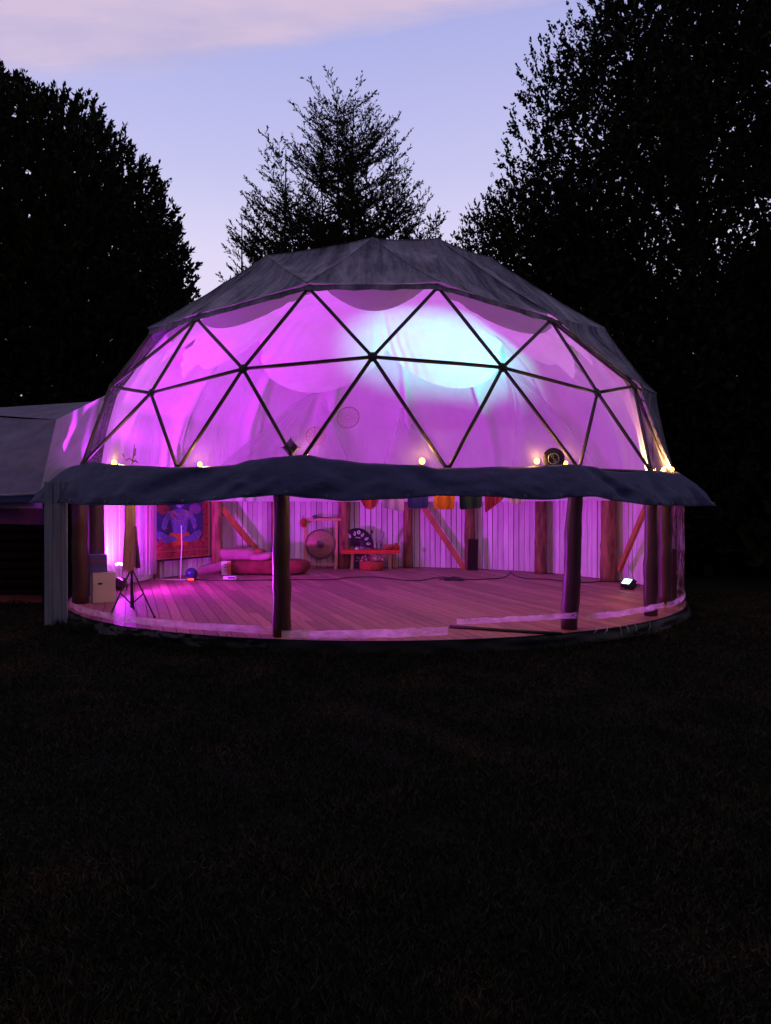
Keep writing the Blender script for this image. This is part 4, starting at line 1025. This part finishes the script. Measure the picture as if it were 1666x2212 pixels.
mb = MB(); mb.tube([hatpt(PI * k / 20, 1.0, -.01) for k in range(21)], .022, 6)
mb.tube([hatpt(0, 1.0), hatpt(0, 1.22) + Vector((0, 0, .06))], [.03, .012], 6); mb.tube([hatpt(PI, 1.0), hatpt(PI, 1.18) + Vector((0, 0, -.02))], [.035, .02], 6); mb.build('rim', 'dark', hat)
mb = MB()
for a in (.32, .75, 1.22, 1.9, 2.37, 2.8):
    q = [hatpt(a + .11 * math.sin(w) * (1 - w / 8), .72 + .13 * math.cos(w) * (1 - w / 9), -.055) for w in [k * .5 for k in range(13)]]; mb.tube(q, .012, 5)
mb.tube([hatpt(1.57 + .10 * math.cos(w), .80 + .08 * math.sin(w), -.055) for w in [k * .7 for k in range(10)]], .016, 5)
for a in (1.35, 1.57, 1.79): mb.ball(hatpt(a, .50, -.06), .016, 6)
mb.build('white_scrolls', 'white', hat)
# jars, cups, vase and feather on the table
def pot(x, h, r, m, name, lab, cat, prof=None, dy=0, dz=0):
    b = Vector((x, t0.y + .02 + dy, zt + .014 + dz)); mb = MB()
    prof = prof or [(.001, 0), (r * .7, 0), (r, h * .35), (r * .95, h * .7), (r * .75, h), (r * .6, h), (r * .6, h * .8)]
    mb.lathe(prof, 16, b); return mb.build(name, m, None, smooth=True, label=lab, category=cat), b
pot(D(772, 0, t0.y).x - .01, .05, .045, 'white', 'cup', 'small white cup in front of the black fan', 'cup', dy=-.13)
pot(D(781, 0, t0.y).x, .06, .026, 'rose', 'candle', 'short pink candle right of the white cup', 'candle', dy=-.12)
v1, b = pot(D(818, 0, t0.y).x, .20, .05, 'glass', 'glass_jar', 'tall clear glass jar on the table beside the feather', 'jar', [(.001, 0), (.05, 0), (.055, .06), (.05, .15), (.035, .19), (.035, .24)])
v2, b = pot(D(826, 0, t0.y).x, .17, .04, 'glass', 'glass_bottle', 'small clear glass bottle right of the tall jar', 'bottle', [(.001, 0), (.045, 0), (.045, .11), (.02, .14), (.018, .19)], dy=.08)
mb = MB(); fb = Vector((D(820, 0, t0.y).x, t0.y + .02, zt + .16)); vs = []
def fe(a, b): x = lerp(-1, 1, a); w = .045 * math.sin(min(1, b * 1.05) * PI) ** .6; return fb + Vector((.12 * b + w * x, .03 * x * x, .32 * b))
mb.grid(fe, 5, 10); mb.build('feather', 'lilac', None, smooth=True, label='pale feather standing up out of the glass jar', category='feather')
pot(D(841, 0, t0.y).x, .11, .12, mat('copper_bowl', (.40, .12, .05), .5, .2, 8, .1), 'copper_bowl', 'wide copper bowl right of the glass bottles', 'bowl', [(.001, 0), (.07, 0), (.13, .06), (.14, .12), (.125, .12), (.1, .05)])
o_, b = pot(D(857, 0, t0.y).x, .14, .07, 'wicker', 'clay_pot', 'dark red pot at the right end of the table', 'pot', [(.001, 0), (.06, 0), (.075, .05), (.07, .11), (.04, .13), (.05, .16)])
o_, b = pot(D(802, 0, t0.y).x, .03, .035, 'wicker', 'tall_rattle', 'thin dark rattle standing behind the fan with its round head up', 'rattle', dy=.25)
mb = MB(); mb.tube([b, b + Vector((.01, 0, .40))], .007, 5); mb.ball(b + Vector((.01, 0, .43)), .04, 8); mb.tube([b + Vector((.02, 0, .45)), b + Vector((.07, 0, .56))], .006, 4); mb.build('rattle_head', 'dark', o_)
# basket with dried flowers under the table
bb = F(803, 1231); bb.y -= .10; bk = empty('flower_basket', bb, 'red round basket filled with dried flowers in front of the low table', 'basket')
mb = MB(); mb.lathe([(.001, 0), (.27, 0), (.29, .05), (.30, .22), (.28, .22), (.26, .06)], 24, bb)
mb.build('basket', 'wicker', bk, smooth=True)
mb = MB()
for k in range(70):
    a = random.uniform(0, 2 * PI); r = .30 * math.sqrt(random.random()); c_ = bb + Vector((r * math.cos(a) * 1.25, r * math.sin(a) * .8, .21 + .12 * random.random() + .05 * (1 - r / .3)))
    mb.ball(c_, random.uniform(.018, .032), 6, (1, 1, .7))
    if k % 3 == 0: mb.tube([c_, c_ + Vector((random.uniform(-.08, .08), random.uniform(-.05, .05), random.uniform(.0, .06)))], .004, 3)
mb.build('dried_flowers', 'petal', bk, kind='stuff')
mb = MB()
for k in range(5): mb.ball(bb + Vector((random.uniform(-.35, .3), random.uniform(-.2, 0), .25 + .06 * random.random())), .022, 6)
mb.build('pale_blossoms', 'white', bk)
mb = MB(); mb.box((D(782, 0, t0.y).x, t0.y + .22, FLOOR + .18), (.46, .2, .36)); mb.build('storage_crate', 'bluebox', None, label='dark blue crate standing under the low table', category='crate')

# dark panels leaning at the back posts
for (u, w, v0, v1, lab, r) in ((1021, .24, 1166, 1229, 'dark board leaning against the back post right of the tall diagonal beam', 1.0), (1183, 0, 0, 0, None, 0),):
    if lab is None: continue
    p = cyl(u, 1150, r, True); s = p.y / FPX; mb = MB(); zt_ = CAMZ + (1097 - v0) * s; mb.beam((p.x, p.y, FLOOR + .005), (p.x + .03, p.y + .10, zt_), w, .03, up=(0, -1, 0)); mb.build('leaning_board', 'darkwood', None, label=lab, category='board')
p = cyl(1452, 1300, 1.0); s = p.y / FPX; mb = MB(); mb.beam((p.x, p.y + .2, FLOOR + .005), (p.x + .02, p.y + .28, FLOOR + .83), .30, .03, up=(0, -1, 0)); mb.build('leaning_board', mat('plum_board', (.12, .03, .03), .8, .3, 6, .2), None, label='dark red board leaning upright at the right front corner of the floor', category='board')

# cables on the floor
def cable(pts, r, lab, m='black', name='floor_cable'):
    P_ = [F(u, v, FLOOR + r) for u, v in pts]; out_ = []
    for i in range(len(P_) - 1):
        p0 = P_[max(0, i - 1)]; p1 = P_[i]; p2 = P_[i + 1]; p3 = P_[min(len(P_) - 1, i + 2)]
        for k in range(8):
            t = k / 8; out_.append(.5 * ((2 * p1) + (-p0 + p2) * t + (2 * p0 - 5 * p1 + 4 * p2 - p3) * t * t + (-p0 + 3 * p1 - 3 * p2 + p3) * t ** 3))
    out_.append(P_[-1]); mb = MB(); mb.tube(out_, r, 5); return mb.build(name, m, None, smooth=True, label=lab, category='cable')
cable([(424, 1252), (500, 1254), (560, 1253), (640, 1252), (668, 1252), (720, 1252), (745, 1248), (790, 1246), (830, 1248), (870, 1253), (905, 1254), (935, 1249), (960, 1247), (985, 1250), (1020, 1252), (1060, 1250), (1085, 1248), (1100, 1240), (1103, 1232)], .011, 'long black cable snaking across the floor from the party light')
cable([(1101, 1232), (1112, 1243), (1140, 1250), (1180, 1251), (1210, 1254), (1262, 1258), (1300, 1256), (1340, 1257)], .011, 'black cable running from the wall to the floodlight')
cable([(950, 1252), (965, 1249), (985, 1246), (975, 1251), (960, 1253), (985, 1253), (1002, 1251), (985, 1247), (968, 1248), (990, 1254), (1005, 1252), (972, 1250), (958, 1251)], .012, 'tangle of dark cable in the middle of the back floor')
cable([(282, 1252), (320, 1250), (360, 1252), (410, 1252)], .010, 'white cable running along the floor to the party light', 'white')
cable([(1345, 1262), (1360, 1266), (1376, 1268), (1382, 1263), (1366, 1261)], .010, 'loop of cable lying in front of the floodlight')
A_ = cyl(390, 1150, .99, True)
s = A_.y / FPX
mb = MB(); mb.tube([D(392, 1135, A_.y), D(393, 1180, A_.y), D(391, 1220, A_.y), Vector((D(388, 0, A_.y - .2).x, A_.y - .2, FLOOR + .02))], .010, 5); mb.build('hanging_cable', 'white', None, smooth=True, label='white cable hanging in front of the red tapestry', category='cable')

# torn strands of film at the right front foot
for i, (u, v0, v1, du) in enumerate(((1312, 1352, 1368, -5), (1338, 1350, 1370, 4), (1352, 1350, 1366, 6), (1290, 1354, 1368, -7), (1404, 1344, 1362, -3), (1372, 1348, 1364, 3))):
    p, q = cyl(u, v0, 1.13), cyl(u + du, v1, 1.14); mb = MB(); mb.tube([p, lerp(p, q, .5) + Vector((.012, -.01, 0)), q], [.004, .007, .004], 4); mb.build('torn_strand', 'hem', dome, smooth=True)

# pole lying along the front edge and a batten outside
mb = MB(); mb.tube([F(972, 1353, FLOOR + .02), F(1100, 1362, FLOOR + .02), F(1215, 1369, FLOOR + .02)], .020, 8); mb.build('lying_pole', 'black', None, smooth=True, label='black pole lying along the front edge of the floor', category='pole')
a, b = F(1238, 1382, .03), F(1352, 1367, .03)
pth = [lerp(a, b, t / 6) for t in range(7)]
for q in pth:
    rr = math.hypot(q.x - CX, q.y - CY)
    if rr < 1.15 * K: q.x = CX + (q.x - CX) * 1.15 * K / rr; q.y = CY + (q.y - CY) * 1.15 * K / rr
mb = MB(); mb.tube(pth, .014, 6); mb.build('ground_rod', 'darkwood', None, smooth=True, label='thin rod on the grass at the right front edge of the dome', category='rod')

# crumpled black plastic along the left front foot
def skf(u, v):
    az = lerp(math.radians(-56), math.radians(-13), u); x = az * K * 1.1
    out_ = 1.128 + .012 * v + .018 * nz(x * 2.5, v * 1.5) * (.4 + v) + .010 * nz(x * 8, v * 4, 3)
    z = lerp(.15 + .035 * nz(x * 2.1, 5), .012, v) + .02 * nz(x * 5, v * 3, 9) * (1 - v)
    return pol(out_, az, z)
mb = MB(); mb.grid(skf, 160, 9); mb.build('plastic_skirt', 'skirt', None, smooth=True, label='crumpled black plastic along the foot of the dome at the left front', category='plastic sheet')
def skf2(u, v):
    az = lerp(math.radians(-13), math.radians(66), u); x = az * K * 1.1
    return pol(1.124 + .010 * v + .006 * nz(x * 3, v * 2), az, lerp(.135 + .008 * nz(x * 1.1, 5), .0, v))
mb = MB(); mb.grid(skf2, 120, 6); mb.build('plastic_skirt', 'skirt', None, smooth=True, label='flat dark plastic strip along the foot of the dome at the right front', category='plastic sheet')

# ------------------------------------------------------------------ trees
def sprays(P0, U0, n_leaf, L, spread, ll, lw, curve=0.0):
    """leaves set along twigs: P0 twig starts, U0 directions, L lengths"""
    m = len(P0); t = rng.random((m, n_leaf)); U = U0 / np.linalg.norm(U0, axis=1, keepdims=True)
    P = P0[:, None, :] + U[:, None, :] * (t * L[:, None])[..., None]
    P[..., 2] += curve * (t ** 2) * L[:, None]
    P = P + rng.normal(size=P.shape) * (.03 * L[:, None, None])
    Dr = U[:, None, :] + rng.normal(size=P.shape) * spread
    P = P.reshape(-1, 3); Dr = Dr.reshape(-1, 3); k = len(P)
    return P, Dr, ll * (.6 + .8 * rng.random(k)), lw * (.6 + .8 * rng.random(k))
def trunk_mb(mb, pts, rs): mb.tube(pts, rs, 9)
def limb(mb, a, b, r, bend=.08, n=5, k=5):
    a = Vector(a); b = Vector(b); ln = (b - a).length; off = Vector((random.uniform(-1, 1), random.uniform(-1, 1), random.uniform(-.3, .8))) * ln * bend
    mb.tube([lerp(a, b, t / n) + off * math.sin(PI * t / n) for t in range(n + 1)], [r * (1 - .85 * t / n) for t in range(n + 1)], k, cap=False)
def crown_points(n, c, rad, lump=.22, seed=0, shell=.45, zmin=0.2):
    out_ = []; c = np.array(c); rad = np.array(rad)
    d = rng.normal(size=(n, 3)); d /= np.linalg.norm(d, axis=1, keepdims=True)
    lum = np.array([mnoise.noise(Vector((a * 2.3 + seed, b * 2.3, e * 2.3))) + .6 * mnoise.noise(Vector((a * 5.5 + seed, b * 5.5, e * 5.5))) for a, b, e in d])
    rr = (1 + lump * lum) * (1 - shell * rng.random(n) ** 1.5)
    P = c + d * rad * rr[:, None]; k = P[:, 2] > zmin
    return P[k], d[k]
def broad_tree(name, label, base, c, rad, n_spray, n_leaf, L, ll, lw, up=.7, shell=.45, lump=.22, seed=0, core=4000, group='dark trees around the dome', trunk_r=.3, extra=None, gapf=0):
    t = empty(name, (base[0], base[1], 0), label, 'tree', group)
    mb = MB(); top = Vector((c[0], c[1], c[2] + rad[2] * .55)); b0 = Vector((base[0], base[1], -.1))
    trunk_mb(mb, [lerp(b0, top, k / 8) + Vector((.15 * nz(k * .8, seed), .15 * nz(k * .8, seed + 3), 0)) for k in range(9)], [trunk_r * (1 - .85 * k / 8) for k in range(9)])
    mb.build('trunk', 'bark', t, smooth=True)
    P, d = crown_points(n_spray, c, rad, lump, seed, shell)
    if gapf:
        def holes(P): return np.array([mnoise.noise(Vector((p[0] * .75, 3.3, p[2] * .6))) + .45 * mnoise.noise(Vector((p[0] * 2.1, 8.3, p[2] * 1.9))) for p in P]) > np.where(P[:, 2] > 8.5, -gapf, -.6)
        g = holes(P); P = P[g]; d = d[g]
    mb = MB()
    for i in range(0, min(len(P), 46)):
        z = min(P[i][2] - .5, lerp(b0, top, .85).z); f_ = max(.1, z / top.z * .8); limb(mb, lerp(b0, top, f_), P[i], trunk_r * .28)
    mb.build('limb', 'bark', t, smooth=True, kind='stuff')
    U = d * .6 + np.array([0, 0, up]) + rng.normal(size=P.shape) * .28
    A = sprays(P, U, n_leaf, L * (.6 + .8 * rng.random(len(P))), .42, ll, lw)
    Pl, Dl, Ln, Wn = A
    if core:
        Pc, dc = crown_points(int(core * 1.6), c, np.array(rad) * .88, lump, seed, .6)
        if gapf: Pc = Pc[holes(Pc)]
        Pl = np.vstack([Pl, Pc]); Dl = np.vstack([Dl, rng.normal(size=Pc.shape)]); Ln = np.concatenate([Ln, .20 + .14 * rng.random(len(Pc))]); Wn = np.concatenate([Wn, .13 + .10 * rng.random(len(Pc))])
    leafmesh('crown', Pl, Dl, Ln, Wn, 'leafa', t, kind='stuff')
    return t
broad_tree('evergreen_tree', 'huge rounded dense evergreen at the left, black against the sky', (-12.5, 24), (-12.6, 24, 7.0), (6.5, 5.4, 7.9), 15000, 18, .42, .16, .075, up=1.0, shell=.22, lump=.08, seed=2, core=30000)
broad_tree('evergreen_tree', 'ragged small dark tree beside the big left evergreen, just left of the dome top', (-8.0, 26), (-7.7, 26.5, 4.6), (2.0, 1.9, 4.6), 1500, 12, .5, .13, .05, up=.8, seed=5, core=500, trunk_r=.14, gapf=.25)
broad_tree('broadleaf_tree', 'tall dark broadleaf tree at the right with ragged left edge', (8.4, 22), (9.3, 22, 8.5), (5.5, 4.5, 12.2), 19000, 18, .42, .10, .06, up=.6, seed=11, core=16000, shell=.45, gapf=.34, lump=.22)
broad_tree('broadleaf_tree', 'tall open-crowned dark tree at the far right with sky showing through', (12.6, 24), (13.2, 24.5, 12.0), (4.8, 3.6, 11.0), 9000, 16, .6, .12, .06, up=.6, seed=17, core=3000, shell=.8, gapf=.12, trunk_r=.34)
broad_tree('broadleaf_tree', 'lower dark bushy tree at the right just above the dome shoulder', (5.0, 24), (5.2, 24, 5.4), (4.1, 2.8, 6.8), 9000, 14, .45, .12, .06, up=.7, seed=23, core=6000, shell=.5, trunk_r=.18)
broad_tree('broadleaf_tree', 'dark leafy tree low at the far right behind the dome', (11.5, 20), (11.6, 20.5, 4.2), (5.4, 3.0, 5.0), 3800, 12, .55, .14, .07, up=.5, seed=29, core=7000, shell=.5, trunk_r=.25)
# undergrowth closing the view behind the dome
for i, (x, y, rx, rz, lab) in enumerate(((-14, 21, 4.6, 5.0, 'dark thicket at the far left behind the annex'), (-8.3, 22.5, 3.2, 4.2, 'dark thicket behind the left side of the dome'), (-2.2, 28, 4.0, 4.6, 'dark thicket behind the middle of the dome'), (3.0, 26, 3.6, 4.6, 'dark thicket behind the right half of the dome'), (17.5, 20, 4.0, 5.0, 'dark thicket at the far right edge of the lawn'), (12.0, 19, 4.2, 4.2, 'dark thicket between the dome and the far right thicket'), (7.6, 20.5, 3.2, 3.6, 'dark thicket close behind the right side of the dome'))):
    t = empty('thicket', (x, y, 0), lab, 'shrub', 'thickets behind the dome')
    P, d = crown_points(1500, (x, y, rz * .35), (rx, 2.4, rz), .2, i * 3.3, .4)
    A = sprays(P, d * .5 + np.array([0, 0, .6]) + rng.normal(size=P.shape) * .3, 9, .45 * np.ones(len(P)), .5, .14, .07)
    Pc, dc = crown_points(5200, (x, y, rz * .33), (rx * .88, 2.0, rz * .88), .2, i * 3.3, .5)
    leafmesh('foliage', np.vstack([A[0], Pc]), np.vstack([A[1], rng.normal(size=Pc.shape)]), np.concatenate([A[2], .5 + .2 * rng.random(len(Pc))]), np.concatenate([A[3], .45 * np.ones(len(Pc))]), 'leafa', t, kind='stuff')
    mb = MB()
    for k in range(6): limb(mb, (x + random.uniform(-rx, rx) * .4, y, 0), (x + random.uniform(-rx, rx) * .8, y + random.uniform(-1, 1), rz * random.uniform(.5, .9)), .06)
    mb.build('stem', 'bark', t, kind='stuff')

# the feathery many-stemmed tree in the middle, seen against the sky
def feathery(base, H_, halfw, nstem, nbranch, seed, label, ll=.16, lw=.05, leaves=15, asym=0.0, zlow=6.0):
    rs = np.random.default_rng(seed); random.seed(seed)
    t = empty('beech_tree', (base[0], base[1], 0), label, 'tree', 'open trees behind the dome')
    bx_, by_ = base; stems = []
    mb = MB()
    for k in range(nstem):
        f_ = (k - (nstem - 1) / 2) / max(1, (nstem - 1) / 2); hh = H_ * (1 - .45 * abs(f_) ** 1.3) * (1 if k == nstem // 2 else random.uniform(.86, .98))
        xt = bx_ + halfw * .62 * f_ + asym * abs(f_); yt = by_ + random.uniform(-.35, .35) * halfw
        P_ = [Vector((lerp(bx_, xt, (j / 9) ** .8) + .12 * nz(j * .9, k * 3.3 + seed), lerp(by_, yt, (j / 9) ** .8), hh * j / 9)) for j in range(10)]
        stems.append(P_); mb.tube(P_, [.17 * (H_ / 24) * (1 - .93 * j / 9) * (1.5 if k == nstem // 2 else 1) + .008 for j in range(10)], 6, cap=False)
    mb.build('trunk', 'bark', t, smooth=True, kind='stuff')
    TP_, TU, TL = [], [], []; mb = MB()
    for b_ in range(nbranch):
        st = stems[random.randrange(nstem)]; q = random.uniform(.22, .985); i = min(8, int(q * 9)); p0 = lerp(st[i], st[i + 1], q * 9 - i)
        rel = p0.z / H_; env = halfw * (1.0 - .90 * rel ** 1.5) * random.uniform(.75, 1.22) 
        ang = random.uniform(0, 2 * PI); side_ = Vector((math.cos(ang), math.sin(ang), 0))
        room = env - (Vector((p0.x - bx_, p0.y - by_, 0))).dot(side_)
        ln = min(max(.7, room), halfw * .62)
        rise = random.uniform(.35, .85); tip = p0 + side_ * ln + Vector((0, 0, ln * rise))
        bend = Vector((0, 0, -ln * .10)); pts = [lerp(p0, tip, s_ / 5) + bend * math.sin(PI * s_ / 5) for s_ in range(6)]
        mb.tube(pts, [.035 * ln / 3 * (1 - .85 * s_ / 5) + .006 for s_ in range(6)], 3, cap=False)
        ns = max(4, int(ln * 5.5))
        for w in range(ns):
            s_ = .15 + .85 * (w + random.random()) / ns; i2 = min(4, int(s_ * 5)); pp = lerp(pts[i2], pts[i2 + 1], min(1, s_ * 5 - i2)); dd = (pts[i2 + 1] - pts[i2]).normalized()
            lat = dd.cross(Vector((0, 0, 1))).normalized() * (1 if w % 2 else -1)
            TP_.append(tuple(pp)); uu = dd * .8 + lat * random.uniform(.2, .9) + Vector((0, 0, random.uniform(-.1, .45))); TU.append(tuple(uu)); TL.append(random.uniform(.35, .85) * (1.15 - .4 * s_))
    mb.build('limb', 'bark', t, kind='stuff')
    P, Dr, Ln, Wd = sprays(np.array(TP_), np.array(TU), leaves, np.array(TL), .38, ll, lw)
    leafmesh('crown', P, Dr, Ln, Wd, 'leafb', t, kind='stuff')
s40 = 40 / FPX
feathery(((745 - 833) * s40, 40), 1.62 + (1097 - 176) * s40, 7.1, 12, 960, 3, 'tall feathery tree rising behind the middle of the dome', leaves=14, ll=.17, lw=.055)
feathery(((600 - 833) * s40, 42), 1.62 + (1097 - 300) * s40 * 1.05, 5.0, 7, 380, 9, 'lower feathery tree leaning left behind the dome crown', leaves=15, ll=.18, lw=.065)
feathery(((505 - 833) * s40, 43), 1.62 + (1097 - 470) * s40 * 1.07, 3.6, 5, 190, 14, 'sparse feathery tree just left of the dome crown', leaves=13, ll=.17, lw=.06)
feathery(((917 - 833) * s40, 38), 1.62 + (1097 - 405) * s40 * .95, 2.4, 4, 260, 21, 'small pointed feathery tree right of the tall one', leaves=17, ll=.18, lw=.07)
random.seed(99)
# far wood closing the horizon all round
n = 26000; a = rng.random(n) * 2 * PI; r = 62 + 16 * rng.random(n); hmax = 7.5 + 2.0 * np.sin(a * 7) + 1.2 * np.sin(a * 19)
P = np.stack([r * np.sin(a), CY + r * np.cos(a), rng.random(n) * hmax], 1)
leafmesh('far_wood', P, rng.normal(size=(n, 3)) + np.array([0, 0, .5]), 1.2 + .8 * rng.random(n), 1.0 + .5 * rng.random(n), 'leafa', kind='stuff')
